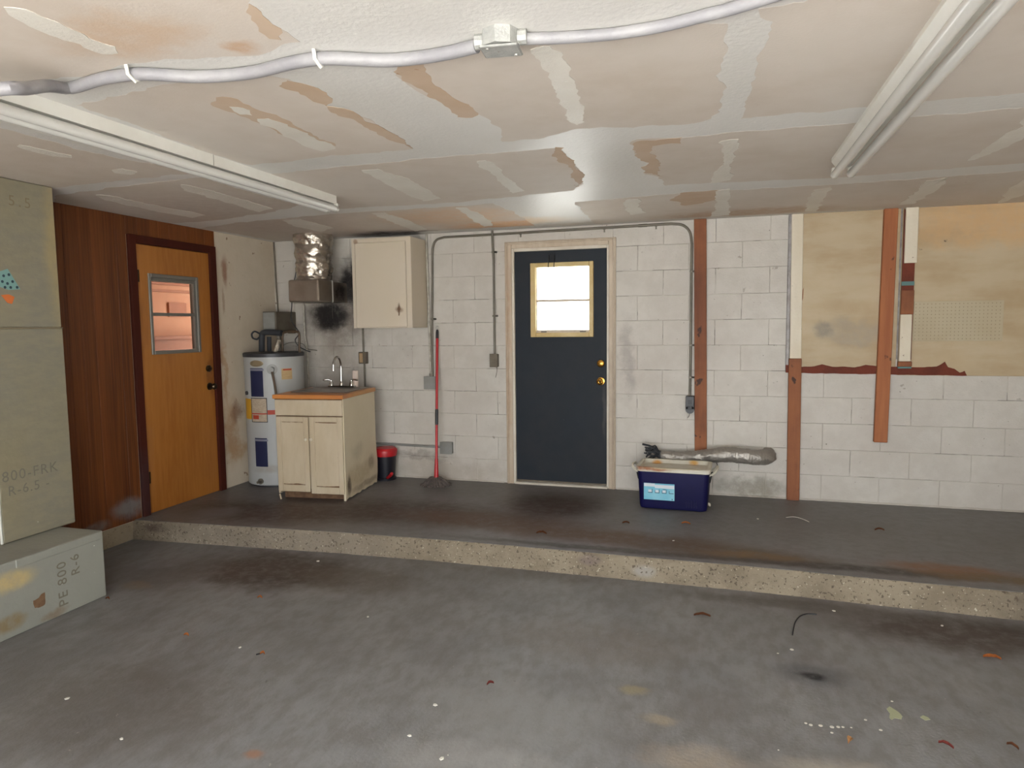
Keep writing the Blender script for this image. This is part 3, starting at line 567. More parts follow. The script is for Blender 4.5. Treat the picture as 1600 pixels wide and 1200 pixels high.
def dots(bm):
    for y, z in [(2.775,1.830),(2.804,1.838),(2.766,1.799),(2.793,1.790),(2.822,1.802),(2.809,1.770),(2.845,1.772),(2.778,1.769)]:
        lathe(bm, [(.008, -3.6655), (.007, -3.6645)], (0, y, z), 8, 'x')
wp('tape_dots', m_tapedots, dots, ch)
PO = [(2.755,1.727),(2.796,1.732),(2.827,1.719),(2.810,1.681),(2.786,1.687)]
wp('orange_tape', m_orange, lambda bm: prism(bm, PO, lambda y, z: (-3.668, y, z), lambda y, z: (-3.6655, y, z)), ch)['label'] = 'small torn orange tape scrap'
def text_mesh(name, txt, size, mtx, m, parent, spacing=1.0):
    cu = bpy.data.curves.new(name, 'FONT'); cu.body = txt; cu.size = size; cu.extrude = .0006; cu.space_character = spacing; cu.resolution_u = 3
    tmp = bpy.data.objects.new(name, cu); COL.objects.link(tmp); bpy.context.view_layer.update()
    me = bpy.data.meshes.new_from_object(tmp.evaluated_get(bpy.context.evaluated_depsgraph_get())); bpy.data.objects.remove(tmp)
    me.transform(mtx); me.materials.clear(); me.materials.append(m); o = bpy.data.objects.new(name, me); COL.objects.link(o); world_child(o, parent); return o
def face_x(y, z, x, vertical=False):
    if not vertical: r = Matrix(((0, 0, 1), (1, 0, 0), (0, 1, 0)))
    else: r = Matrix(((0, 0, 1), (0, -1, 0), (1, 0, 0)))
    m_ = r.to_4x4(); m_.translation = Vector((x, y, z)); return m_
text_mesh('printed_lettering', '800-FRK', .082, face_x(2.685, .722, -3.6675), m_ink, ch, 1.15)
text_mesh('printed_lettering', 'R-6.5 -', .076, face_x(2.712, .642, -3.6675), m_ink, ch, 1.15)
text_mesh('printed_lettering', '5.5', .08, face_x(2.83, 2.212, -3.6675), m_inkb, ch, 1.4)
cb = empty('duct_board_box', 'low grey duct board box on the floor under the tall chase', 'duct box', (-3.7, 2.3, 0))
wp('box_shell', m_ductbox, lambda bm: box(bm, -4.06, -3.370, 1.3, 3.018, .001, .386, bev=.010, seg=2), cb)
wp('foil_flap', m_ductbox, lambda bm: box(bm, -3.376, -3.3665, 2.505, 3.0, .34, .384, bev=.003), cb)
text_mesh('printed_lettering', 'PE 800', .078, face_x(2.775, .045, -3.3692, True), m_ink, cb, 1.15)
text_mesh('printed_lettering', 'R-6', .074, face_x(2.855, .19, -3.3692, True), m_ink, cb, 1.15)
wp('torn_hole', m_wear, lambda bm: prism(bm, ragged([(2.581,0.138),(2.617,0.141),(2.640,0.163),(2.642,0.100),(2.606,0.094),(2.586,0.102)], .01, .006), lambda y, z: (-3.371, y, z), lambda y, z: (-3.3688, y, z)), cb)

# ================================================================ BACK WALL FITTINGS
Yc = D-.014
def strap(bm, x, z, horiz=False, y=D):
    if horiz: box(bm, x-.008, x+.008, y-.03, y+.002, z-.014, z-.010); box(bm, x-.006, x+.006, y-.004, y+.002, z-.035, z+.002)
    else: box(bm, x-.013, x+.03, y-.029, y-.0265, z-.007, z+.007); box(bm, x+.012, x+.03, y-.029, y+.002, z-.007, z+.007)
lc = empty('conduit', 'long bent metal conduit arching over the blue door', 'conduit', (-2.45, D, 1.08))
path = [(-2.458, Yc, 1.075)] + [(-2.458+.02*k/4, Yc, 1.3+.2*k) for k in range(5)] + curve([(-2.436, Yc, 2.17), (-2.425, Yc, 2.25), (-2.39, Yc, 2.30), (-2.32, Yc, 2.318)], 5) + [(-1.9, Yc, 2.321), (-1.3, Yc, 2.326), (-.8, Yc, 2.330)] + curve([(-.36, Yc, 2.334), (-.27, Yc, 2.318), (-.215, Yc, 2.262), (-.198, Yc, 2.17)], 5) + [(-.200, Yc, 1.9), (-.198, Yc, 1.4), (-.200, Yc, .945)]
wp('pipe', m_conduit, lambda bm: tube(bm, path, .0105, 10), lc, True)
for x, z in ((-2.445, 1.6), (-.199, 1.95), (-.198, 1.36), (-.198, 1.1)): wp('strap', m_conduit, lambda bm: strap(bm, x, z), lc)
for x, z in ((-1.62, 2.323), (-.9, 2.329), (-.48, 2.333)): wp('strap', m_conduit, lambda bm: strap(bm, x, z, True), lc)
wp('coupling', m_conduit, lambda bm: tube(bm, [(-.62, Yc, 2.3315), (-.55, Yc, 2.332)], .0135, 10), lc, True)
def wallbox(name, label, x0, x1, z0, z1, dep, m, plate=None, face=None, yb=D):
    e = empty(name, label, 'electrical box', ((x0+x1)/2, yb, z0))
    wp('box_body', m, lambda bm: box(bm, x0, x1, yb-dep, yb, z0, z1, bev=.004), e)
    if plate: wp('cover_plate', plate, lambda bm: box(bm, x0-.003, x1+.003, yb-dep-.003, yb-dep, z0-.003, z1+.003, bev=.0012), e)
    if face: face(e)
    return e
wallbox('electrical_box', 'grey metal box on the wall beside the red mop pole, at mid height', -2.526, -2.410, .973, 1.083, .05, m_boxgrey, m_boxgrey)
def dark_face(e):
    wp('rounded_end', m_charcoal, lambda bm: lathe(bm, [(.034, D-.062), (.034, D-.002)], (-.198, 0, .842), 18, 'y'), e)
    for z in (.885, .84): wp('outlet_face', m_black, lambda bm: box(bm, -.214, -.182, D-.066, D-.062, z, z+.036), e)
wallbox('electrical_box', 'black outlet box with rounded bottom at the end of the arching conduit', -.232, -.164, .842, .950, .062, m_charcoal, face=dark_face)
wp('loose_wire', m_conduit, lambda bm: tube(bm, curve([(-.2, D-.02, .81), (-.205, D-.02, .785), (-.215, D-.012, .77)]), .003, 6), lc)
c2 = empty('conduit', 'straight vertical metal conduit dropping from the ceiling just left of the blue door', 'conduit', (-1.863, D, 1.287))
wp('pipe', m_conduit, lambda bm: tube(bm, [(-1.864, Yc-.024, 2.352), (-1.863, Yc-.022, 2.25), (-1.863, Yc, 2.1), (-1.863, Yc, 1.285)], .010, 10), c2, True)
for z in (2.17, 1.62): wp('strap', m_conduit, lambda bm: strap(bm, -1.863, z), c2)
wallbox('electrical_box', 'brown-grey metal box at the end of the conduit left of the blue door', -1.898, -1.829, 1.176, 1.287, .045, m_boxold, m_boxold)
wp('scratched_wire', m_conduit, lambda bm: tube(bm, curve([(-1.85, D-.01, 1.176), (-1.845, D-.014, 1.14), (-1.86, D-.008, 1.08)]), .0025, 6), c2)
c0 = empty('conduit', 'paint-smeared vertical conduit right beside the wall cabinet', 'conduit', (-2.478, D, 1.083))
wp('pipe', m_conduitw, lambda bm: tube(bm, [(-2.489, Yc, 2.352), (-2.484, Yc, 1.9), (-2.478, Yc, 1.4), (-2.474, Yc, 1.08)], .011, 10), c0, True)
wp('connector', m_conduit, lambda bm: tube(bm, [(-2.474, Yc, 1.11), (-2.474, Yc, 1.082)], .016, 10), c0, True)
c3 = empty('conduit', 'short vertical conduit from under the wall cabinet down to the counter', 'conduit', (-3.147, D, .98))
wp('pipe', m_conduit, lambda bm: tube(bm, [(-3.149, Yc, 1.56), (-3.149, Yc, 1.3)], .009, 10), c3, True)
wp('pipe', m_conduit, lambda bm: tube(bm, [(-3.143, Yc, 1.2), (-3.143, Yc, .93)], .009, 10), c3, True)
def out_face(e):
    wp('outlet_face', m_outlet, lambda bm: box(bm, -3.172, -3.138, D-.053, D-.050, 1.208, 1.294, bev=.002), e)
wallbox('electrical_box', 'small metal box with tan outlet face above the sink counter', -3.184, -3.106, 1.196, 1.306, .05, m_boxold, face=out_face)
c4 = empty('conduit', 'low horizontal conduit from behind the sink cabinet to the grey box', 'conduit', (-2.7, D, .44))
wp('pipe', m_boxgrey, lambda bm: tube(bm, [(-3.15, Yc, .452), (-2.378, Yc, .440)], .011, 10), c4, True)
wallbox('electrical_box', 'rounded grey junction box low on the wall right of the mop pole', -2.384, -2.274, .386, .490, .045, m_boxgrey, m_boxgrey)

# lumber and boards on the right
def board(name, label, cat, x0, x1, z0, z1, y0, y1, m, tilt=0, bev=.003, rag=0):
    """upright board; tilt is the shift in x from bottom to top"""
    bm = bmesh.new(); box(bm, x0, x1, y0, y1, z0, z1, bev=bev)
    for v in bm.verts: v.co.x += tilt*(v.co.z-z0)/(z1-z0)
    o = obj(name, bm, m); return tag(o, label, cat)
board('lumber_board', 'tall red-brown timber board on the wall beside the conduit, above the cooler', 'board', -.157, -.062, .487, H, D-.038, D, m_stud, -.026)
board('lumber_board', 'red-brown timber board standing on the floor below the torn brown strip', 'board', .548, .640, S, 1.255, D-.045, D, m_stud, -.008)
board('lumber_board', 'orange-brown board hanging from the ceiling and ending in mid-wall', 'board', 1.150, 1.242, .626, H, D-.058, D-.0185, m_stud2, .018)
board('metal_strip', 'narrow weathered grey metal channel on the wall left of the plywood', 'metal channel', .519, .544, 1.150, H, D-.02, D, m_dkalu, 0)
wb2 = board('wall_batten', 'narrow cream painted batten above the floor-standing timber board', 'batten', .547, .630, 1.255, H, D-.030, D, m_whiteboard, -.008)
ply1 = tag(part('plywood_sheet', m_ply, None, lambda bm: box(bm, .618, 1.286, D-.018, D, 1.150, H, bev=.002)), 'yellowed plywood sheet behind the orange-brown hanging board', 'plywood')
part('bare_chip', m_stud, ply1, lambda bm: prism(bm, ragged([(.626, 1.71), (.632, 1.78), (.634, 1.80), (.630, 1.70)], .02, .003), lambda x, z: (x, D-.018, z), lambda x, z: (x, D-.0195, z)))
ply2 = tag(part('plywood_sheet', m_ply, None, lambda bm: box(bm, 1.300, 2.52, D-.018, D, 1.132, H, bev=.002)), 'yellowed plywood sheet in the upper corner by the right edge', 'plywood')
ply3 = tag(part('plywood_sheet', m_ply, None, lambda bm: box(bm, 2.524, XR, D-.018, D, 1.132, H, bev=.002)), 'yellowed plywood sheet beyond the right edge of the view', 'plywood')
peg = empty('pegboard_strip', 'pale pegboard strip with rows of tiny holes on the right plywood', 'pegboard', (1.67, D-.018, 1.39))
wp('board', m_peg, lambda bm: box(bm, 1.392, 1.962, D-.024, D-.018, 1.386, 1.676, bev=.0015), peg)
def holes(bm):
    for i in range(22):
        for j in range(11):
            x, z = 1.405+i*.0255, 1.402+j*.0255; box(bm, x-.0028, x+.0028, D-.0246, D-.0238, z-.0028, z+.0028)
tag(wp('peg_holes', m_hole, holes, peg), kind='stuff')
# split post between the two sheets
po = empty('wall_post', 'cream post between plywood sheets with a bare brown gap in the middle', 'post', (1.345, D-.018, 1.20))
wp('bare_core', m_torn, lambda bm: box(bm, 1.304, 1.384, D-.034, D-.018, 1.25, H-.01), po)['label'] = 'bare brown wood core'
wp('cover_board', m_whiteboard, lambda bm: box(bm, 1.311, 1.394, D-.050, D-.018, 1.958, H, bev=.002), po)
wp('cover_board', m_whiteboard, lambda bm: box(bm, 1.300, 1.376, D-.050, D-.018, 1.238, 1.583, bev=.002), po)
wp('paint_band', m_teal, lambda bm: box(bm, 1.303, 1.386, D-.036, D-.018, 1.795, 1.825), po)['label'] = 'faded teal paint band'
wp('bare_block', m_stud, lambda bm: box(bm, 1.302, 1.386, D-.042, D-.018, 1.585, 1.76, bev=.002), po)
wp('block_end', m_stud, lambda bm: box(bm, 1.296, 1.388, D-.046, D-.018, 1.198, 1.236, bev=.004), po)
wp('block_end', m_teal, lambda bm: box(bm, 1.296, 1.386, D-.044, D-.018, 1.184, 1.198, bev=.002), po)['label'] = 'teal painted end'
wp('dark_gap', m_dkalu, lambda bm: box(bm, 1.286, 1.300, D-.008, D, 1.25, H), po)
tp = [(0.519,1.205),(0.561,1.205),(0.626,1.190),(0.709,1.196),(0.781,1.211),(0.854,1.192),(0.943,1.197),(1.010,1.188),(1.085,1.208),(1.164,1.199),(1.272,1.195),(1.464,1.191),(1.555,1.201),(1.588,1.220),(1.608,1.235),(1.630,1.197),(1.672,1.183),(1.706,1.155),(1.738,1.169),(1.752,1.132),(1.295,1.137),(0.636,1.141),(0.520,1.145)]
tag(part('torn_hardboard_strip', m_torn, None, lambda bm: prism(bm, ragged(tp, .015, .003), lambda x, z: (x, D-.023, z), lambda x, z: (x, D-.0185, z))), 'jagged dark red-brown torn strip along the bottom of the plywood', 'hardboard strip')

# ================================================================ WALL CABINET, FOIL DUCT
wc = empty('wall_cabinet', 'cream painted wall cabinet with a rust-marked single door', 'cabinet', (-2.78, D, 1.526))
wp('carcass', m_wallcab, lambda bm: box(bm, -3.062, -2.500, 5.415, D, 1.526, 2.300, bev=.003), wc)
wp('door', m_wallcab, lambda bm: box(bm, -3.030, -2.548, 5.400, 5.414, 1.534, 2.262, bev=.004), wc)
wp('face_frame', m_wallcab, lambda bm: (box(bm, -3.062, -3.034, 5.406, 5.415, 1.526, 2.300), box(bm, -2.544, -2.500, 5.406, 5.415, 1.526, 2.300), box(bm, -3.034, -2.544, 5.406, 5.415, 2.266, 2.300)), wc)
wp('latch_slot', m_wear, lambda bm: (prism(bm, [(-2.626, 1.63), (-2.621, 1.70), (-2.618, 1.735), (-2.615, 1.70), (-2.618, 1.63)], lambda x, z: (x, 5.398, z), lambda x, z: (x, 5.401, z)), box(bm, -2.635, -2.603, 5.398, 5.401, 1.684, 1.690)), wc)['label'] = 'rusted latch slot'
wp('scribe_strip', m_wear, lambda bm: box(bm, -3.0, -2.92, 5.55, D, 2.30, 2.315), wc)

fd = empty('flexible_duct', 'large crumpled silver foil duct hanging from the ceiling in the corner', 'duct', (-3.45, 5.42, 2.357))
def foil(bm):
    n, m_ = 56, 40; rows = []
    for j in range(m_+1):
        t = j/m_; z = H-.002-t*(H-1.965); r0 = .165+.006*math.sin(t*PI*6)-.016*t; cx = -3.445-.012*t; row = []
        for k in range(n):
            a = 2*PI*k/n; q = noise.noise((math.cos(a)*4, math.sin(a)*4, z*20+a*2))*.012 + noise.noise((math.cos(a)*11, math.sin(a)*11, z*44+4+a*4))*.010 + noise.noise((math.cos(a)*2.2+3, math.sin(a)*2.2, z*5))*.012
            row.append(bm.verts.new((cx+(r0+q)*math.cos(a), 5.42+(r0+q)*math.sin(a), z)))
        rows.append(row)
    for a, b in zip(rows, rows[1:]):
        for k in range(n): bm.faces.new((a[k], a[(k+1) % n], b[(k+1) % n], b[k]))
wp('foil_sleeve', m_foil, foil, fd, True)
wp('collar', m_galv, lambda bm: lathe(bm, [(.140, 1.94), (.140, 1.985), (.146, 1.99), (.146, 1.965)], (-3.457, 5.42, 0), 32, 'z'), fd, True)
db = empty('duct_boot', 'galvanised metal duct boot under the foil duct, fixed to the sooty wall', 'duct boot', (-3.45, D, 1.756))
def boot(bm):
    box(bm, -3.605, -3.300, 5.235, 5.47, 1.758, 1.955, bev=.03, seg=3)
wp('elbow_box', m_galv, boot, db, True)
wp('wall_sleeve', m_galv, lambda bm: box(bm, -3.590, -3.305, 5.44, D, 1.764, 1.946, bev=.018, seg=2), db, True)
wp('seam_band', m_alu, lambda bm: box(bm, -3.600, -3.296, 5.462, 5.480, 1.757, 1.955, bev=.006), db)

# ================================================================ WATER HEATER
HX, HY, HR = -3.82, 5.30, .255
wh = empty('water_heater', 'white cylindrical water heater with navy labels in the corner', 'water heater', (HX, HY, S))
ZT = 1.318
wp('tank', m_heater, lambda bm: lathe(bm, [(HR-.01, S+.012), (HR, S+.02), (HR, ZT-.03), (HR-.002, ZT-.028)], (HX, HY, 0), 64, 'z'), wh, True)
wp('base_ring', m_charcoal, lambda bm: lathe(bm, [(HR-.02, S), (HR-.02, S+.014)], (HX, HY, 0), 48, 'z'), wh)
wp('lid', m_charcoal, lambda bm: lathe(bm, [(HR+.006, ZT-.034), (HR+.008, ZT-.004), (HR-.004, ZT+.004), (.002, ZT+.010)], (HX, HY, 0), 64, 'z'), wh, True)
def cyl_patch(bm, pts, off=.0015):
    a0, a1 = min(p[0] for p in pts), max(p[0] for p in pts); z0, z1 = min(p[1] for p in pts), max(p[1] for p in pts)
    n = max(3, int((a1-a0)/3)); rr = (HR-.001, HR+off); rows = []
    for i in range(n+1):
        a = math.radians(a0+(a1-a0)*i/n); rows.append([bm.verts.new((HX+r*math.cos(a), HY+r*math.sin(a), z)) for r, z in ((rr[0], z0), (rr[1], z0), (rr[1], z1), (rr[0], z1))])
    for a, b in zip(rows, rows[1:]):
        for k in range(3): bm.faces.new((a[k], b[k], b[k+1], a[k+1]))
    bm.faces.new(rows[0]); bm.faces.new(rows[-1][::-1])
def label_(name, m, pts, off=.0015, lab=None):
    o = wp(name, m, lambda bm: cyl_patch(bm, pts, off), wh, True)
    if lab: o['label'] = lab
    return o
label_('label', m_navy, [(-105.2,1.191),(-76.5,0.942)], .0015, 'upper navy blue label'); label_('label_band', m_lblgrey, [(-105.2,1.186),(-74.4,1.167)], .0025)
label_('label', m_navy, [(-100.1,0.579),(-73.5,0.325)], .0015, 'lower navy blue label'); label_('label_band', m_lblgrey, [(-100.3,0.568),(-71.4,0.551)], .0025)
label_('label', m_lblyellow, [(-132.1,0.920),(-107.1,0.741)], .0015, 'yellow label at the side')
label_('label_border', m_black, [(-106.2,0.931),(-70.5,0.717)], .0022); label_('label', m_lblwhite, [(-104.3,0.925),(-71.7,0.723)], .0030, 'pale printed label with red band')
label_('label_band', m_lblred, [(-105.3,0.798),(-71.7,0.788)], .004); label_('label_band', m_lblred, [(-101.8,0.780),(-88.0,0.745)], .004)
label_('label', m_lbltan, [(-41.3,1.183),(-19.6,1.087)], .0015, 'small tan warning label'); label_('label_band', m_lblred, [(-38.2,1.179),(-21.0,1.167)], .0025)
label_('side_bracket', m_lblred, [(-70.1,0.824),(-53.7,0.785)], .003)
def oval(bm):
    (a0, z0), (a1, z1) = [(-104.6,1.231),(-74.4,1.231)]; zc = (-88.3,1.231)[1]; am = (a0+a1)/2; ring_ = []
    for off, sc in ((-.002, 1), (.004, 1), (.006, .85)):
        ring_.append([bm.verts.new((HX+(HR+off)*math.cos(math.radians(am+(a1-a0)/2*sc*math.cos(t))), HY+(HR+off)*math.sin(math.radians(am+(a1-a0)/2*sc*math.cos(t))), zc+.028*sc*math.sin(t))) for t in [2*PI*k/24 for k in range(24)]])
    for a, b in zip(ring_, ring_[1:]):
        for k in range(24): bm.faces.new((a[k], a[(k+1) % 24], b[(k+1) % 24], b[k]))
    bm.faces.new(ring_[-1])
wp('oval_badge', m_oval, oval, wh)
(va, vz) = (-58.6,1.180); va = math.radians(va); vd = Vector((math.cos(va), math.sin(va), 0)); vp = Vector((HX, HY, vz)) + vd*HR
wp('valve_ring', m_boxgrey, lambda bm: tube(bm, [vp-vd*.002, vp+vd*.004], .045, 20), wh)
wp('relief_valve', m_boxgrey, lambda bm: tube(bm, [vp, vp+vd*.06], .020, 14), wh, True)
wp('discharge_pipe', m_copper, lambda bm: tube(bm, curve([vp+vd*.045, vp+vd*.05+Vector((.008, 0, -.04)), vp+vd*.05+Vector((.035, -.004, -.19)), vp+vd*.05+Vector((.05, 0, -.5))]), .010, 10), wh, True)
(da, dz) = (-89.6,0.195); da = math.radians(da); dd_ = Vector((math.cos(da), math.sin(da), 0)); dp = Vector((HX, HY, dz)) + dd_*HR
wp('drain_valve', m_conduit, lambda bm: tube(bm, [dp-dd_*.002, dp+dd_*.012], .026, 12), wh, True)
wp('drain_spout', m_conduit, lambda bm: tube(bm, [dp, dp+dd_*.05], .012, 10), wh, True)
(ha, hz) = (-119.9,0.970); ha = math.radians(ha); hd = Vector((math.cos(ha), math.sin(ha), 0)); hp = Vector((HX, HY, hz)) + hd*HR
wp('side_fitting', m_charcoal, lambda bm: tube(bm, [hp-hd*.002, hp+hd*.012], .018, 10), wh, True)
# plumbing on top
YP = 5.30
TB = [(-3.946,1.309),(-3.938,1.471),(-3.890,1.494),(-3.729,1.493)]
wp('insulated_pipe', m_insul, lambda bm: tube(bm, curve([(TB[0][0], YP, ZT-.01), (TB[1][0], YP, TB[1][1]-.02), (TB[1][0]+.02, YP, TB[2][1]), (TB[2][0]+.05, YP, TB[2][1]+.004), (TB[3][0], YP, TB[3][1]-.004)], 5), .026, 12), wh, True)
LP = [(-3.949,1.489),(-3.996,1.507),(-4.028,1.484),(-4.019,1.449),(-3.979,1.437),(-3.951,1.454)]
wp('pipe_loop', m_insul, lambda bm: tube(bm, curve([(a, 5.28, b) for a, b in LP]), .008, 8), wh, True)
CP_ = [(-3.742,1.309),(-3.734,1.470),(-3.703,1.498),(-3.637,1.503),(-3.584,1.500),(-3.562,1.474),(-3.569,1.314)]
wp('copper_pipe', m_copper, lambda bm: tube(bm, curve([(CP_[0][0], 5.32, ZT-.01)] + [(a, 5.32, b) for a, b in CP_[1:-1]] + [(CP_[-1][0], 5.32, ZT-.01)], 4), .010, 10), wh, True)
wp('pipe_union', m_copper, lambda bm: tube(bm, [(CP_[3][0]-.035, 5.32, CP_[3][1]), (CP_[3][0]+.035, 5.32, CP_[3][1])], .017, 12), wh, True)
BP = [(-3.905,1.458),(-3.909,1.365)]
wp('anode_stub', m_insul, lambda bm: tube(bm, [(BP[0][0], 5.36, BP[0][1]), (BP[1][0], 5.36, ZT)], .020, 12), wh, True)
FP = [(-3.730,1.436),(-3.754,1.345)]
wp('foil_wrap', m_foil, lambda bm: tube(bm, curve([(FP[0][0], 5.26, FP[0][1]), (FP[0][0]-.012, 5.26, (FP[0][1]+FP[1][1])/2), (FP[1][0]-.01, 5.25, ZT)], 4), .022, 9), wh)
GB = [(-4.010,1.687),(-3.867,1.516)]
gb = empty('electrical_box', 'tall grey-green electrical box above the water heater in the corner', 'electrical box', (-4.02, 5.5, 1.5))
wp('box_body', m_boxold, lambda bm: box(bm, GB[0][0], GB[1][0], 5.42, D, GB[1][1]-.01, GB[0][1], bev=.004), gb)
wp('cover_plate', m_boxgrey, lambda bm: box(bm, GB[0][0]+.006, GB[1][0]-.012, 5.415, 5.42, GB[1][1], GB[0][1]-.008, bev=.002), gb)
# corner pipes and cables
tag(part('corner_pipe', m_boxold, None, lambda bm: tube(bm, [(-4.058, 5.70, H-.003), (-4.050, 5.70, 1.9), (-4.020, 5.70, 1.3), (-4.0, 5.69, S)], .008, 8), True), 'thin vertical pipe in the corner behind the water heater', 'pipe')
P2 = [(-3.746,1.753),(-3.743,1.488),(-3.725,1.269),(-3.720,0.958)]
tag(part('supply_pipe', m_conduitw, None, lambda bm: tube(bm, [(P2[0][0], 5.68, 1.757)] + [(a, 5.68, b) for a, b in P2[1:]] + [(P2[-1][0], 5.68, .60)], .011, 8), True), 'upright greenish pipe between the water heater and the sink counter', 'pipe')
CB = [(-3.669,2.332),(-3.687,2.069),(-3.735,1.898),(-3.749,1.736),(-3.758,1.608),(-3.753,1.491),(-3.729,1.421),(-3.685,1.362),(-3.612,1.327),(-3.572,1.315)]
tag(part('power_cable', m_charcoal, None, lambda bm: tube(bm, curve([(CB[0][0]-.03, 5.60, H-.002)] + [(a-(.07 if i < 5 else .0), 5.60 if i < 6 else 5.5, b) for i, (a, b) in enumerate(CB)]), .005, 6), True), 'thin black cable hanging beside the foil duct down to the water heater', 'cable')
CW = [(-3.862,1.372),(-3.806,1.396),(-3.723,1.402),(-3.643,1.384),(-3.604,1.342)]
tag(part('grey_wire', m_conduit, None, lambda bm: tube(bm, curve([(a, 5.5, b) for a, b in CW] + [(CW[-1][0]+.0, 5.66, CW[-1][1]-.02)]), .003, 6), True), 'thin looping grey wire between heater top and upright pipe', 'wire')

# ================================================================ SINK CABINET (local axes: x along front, y to the back)
AR = math.radians(6.0); CW_, CD_ = .585, .655
ox, oy = -2.837-CW_*math.cos(AR), 4.801-CW_*math.sin(AR)
sc_ = empty('sink_cabinet', 'worn cream sink cabinet with two panelled doors and chipped paint', 'cabinet', (ox, oy, S), AR)
HB = .825
def carc(bm):
    box(bm, 0, .018, .0, CD_, .05, HB); box(bm, .018, CW_-.02, CD_-.012, CD_, .05, HB); box(bm, .018, CW_-.02, .004, CD_, .09, .105); box(bm, 0, CW_-.018, .0, .018, .66, .69)
    box(bm, .275, .305, .002, .018, .09, .67)
part('carcass', m_cream, sc_, carc)
part('toe_board', m_wear, sc_, BX(.02, CW_-.03, .06, .075, 0, .09))
def sidep(bm):
    g = []; n = 12
    for i in range(n+1):
        y = CD_*i/n; g.append([(y, .004+.012*math.sin(i*1.3)**2 if i else 0), (y, HB)])
    a = [[bm.verts.new((x_+ (.0 if x_ else 0) + .012*math.sin(PI*max(0, 1-zz/.35))*(zz < .35)*(i/n), y, zz)) for x_ in (CW_-.018, CW_) for zz in [z0+(z1-z0)*k/8 for k in range(9)]] for i, ((y, z0), (_, z1)) in enumerate(g)]
    for A, B in zip(a, a[1:]):
        for k in range(8):
            bm.faces.new((A[k], A[k+1], B[k+1], B[k])); bm.faces.new((A[9+k], B[9+k], B[10+k], A[10+k]))
        bm.faces.new((A[0], B[0], B[9], A[9])); bm.faces.new((A[8], A[17], B[17], B[8]))
    for A in (a[0], a[-1]):
        for k in range(8): bm.faces.new((A[k], A[9+k], A[10+k], A[k+1]))
part('side_panel', m_creamside, sc_, sidep)['label'] = 'stained side panel with a rotted lower edge'
part('false_drawer_front', m_cream, sc_, lambda bm: box(bm, .0, CW_-.004, -.016, .0, .690, .818, bev=.004))
part('worn_edge', m_wear, sc_, lambda bm: box(bm, .0, CW_-.006, -.0165, 0, .8185, .823)); part('worn_edge', m_wear, sc_, lambda bm: box(bm, .01, CW_-.006, -.012, 0, .683, .6885))
for i, (a, b) in enumerate(((.006, .286), (.296, CW_-.006))):
    zb = .056+.012*(1-i)
    def dr(bm, a=a, b=b, zb=zb):
        box(bm, a, a+.042, -.018, 0, zb, .680, bev=.003); box(bm, b-.042, b, -.018, 0, zb, .680, bev=.003)
        box(bm, a+.042, b-.042, -.018, 0, .640, .680, bev=.003); box(bm, a+.042, b-.042, -.018, 0, zb, zb+.055, bev=.003)
    d = part('door', m_cream, sc_, dr)
    part('door_panel', m_cream, d, lambda bm: box(bm, a+.04, b-.04, -.010, -.002, zb+.05, .645))
    part('worn_groove', m_wear, d, lambda bm: prism(bm, ragged([(a+.05, .634), (b-.05, .632), (b-.05, .638), (a+.05, .639)], .02, .003, i), lambda x, z: (x, -.0105, z), lambda x, z: (x, -.0095, z)))
    part('worn_groove', m_wear, d, lambda bm: prism(bm, ragged([(a+.045, zb+.056), (b-.045, zb+.056), (b-.045, zb+.064), (a+.045, zb+.063)], .02, .005, i+5), lambda x, z: (x, -.0105, z), lambda x, z: (x, -.0095, z)))
    xk = (.268 if i == 0 else .314)
    part('knob', m_whiteboard, d, lambda bm: lathe(bm, [(.007, -.018), (.006, -.026), (.013, -.030), (.014, -.038), (.004, -.044)], (xk, 0, .500), 16, 'y'), True)['label'] = 'small white round knob'
part('broken_stick', m_cream, sc_, lambda bm: tube(bm, [(.018, -.02, .045), (.036, -.035, .006)], .007, 6))
ct = tag(part('countertop', m_counter, None, lambda bm: box(bm, -.015, CW_+.008, -.024, CD_+.01, .0, .034, bev=.004)), 'orange-brown laminate countertop on the cream sink cabinet', 'countertop')
ct.location = (ox, oy, S+HB); ct.rotation_euler = (0, 0, AR)
sk = empty('sink', 'grey steel drop-in sink set in the orange-brown countertop', 'sink', (ox, oy, S+HB+.034), AR)
def rim(bm):
    z = 0.0; a = (.05, .545, .16, .645)
    for q in ((a[0], a[1], a[2], a[2]+.03), (a[0], a[1], a[3]-.10, a[3]), (a[0], a[0]+.03, a[2]+.03, a[3]-.10), (a[1]-.03, a[1], a[2]+.03, a[3]-.10)): box(bm, q[0], q[1], q[2], q[3], -.001, .008, bev=.002)
part('rim', m_steel, sk, rim)
part('bowl', m_steel, sk, lambda bm: box(bm, .08, .515, .19, .545, -.0005, .002))
fc = empty('faucet', 'chrome gooseneck faucet with two lever handles behind the sink', 'faucet', (ox, oy, S+HB+.042), AR)
fx, fy = .30, .60
part('deck_plate', m_chrome, fc, lambda bm: box(bm, fx-.12, fx+.13, fy-.022, fy+.022, 0, .014, bev=.006, seg=2))
part('spout', m_chrome, fc, lambda bm: tube(bm, curve([(fx, fy, .01), (fx, fy, .10), (fx, fy, .20), (fx-.004, fy-.03, .262), (fx-.012, fy-.075, .262), (fx-.018, fy-.105, .22), (fx-.02, fy-.11, .165)], 6), .0095, 12), True)
part('spout_collar', m_chrome, fc, lambda bm: lathe(bm, [(.018, .012), (.016, .03), (.011, .05)], (fx, fy, 0), 16, 'z'), True)
part('spout_tip', m_chrome, fc, lambda bm: lathe(bm, [(.013, .168), (.0135, .150)], (fx-.02, fy-.11, 0), 14, 'z'), True)
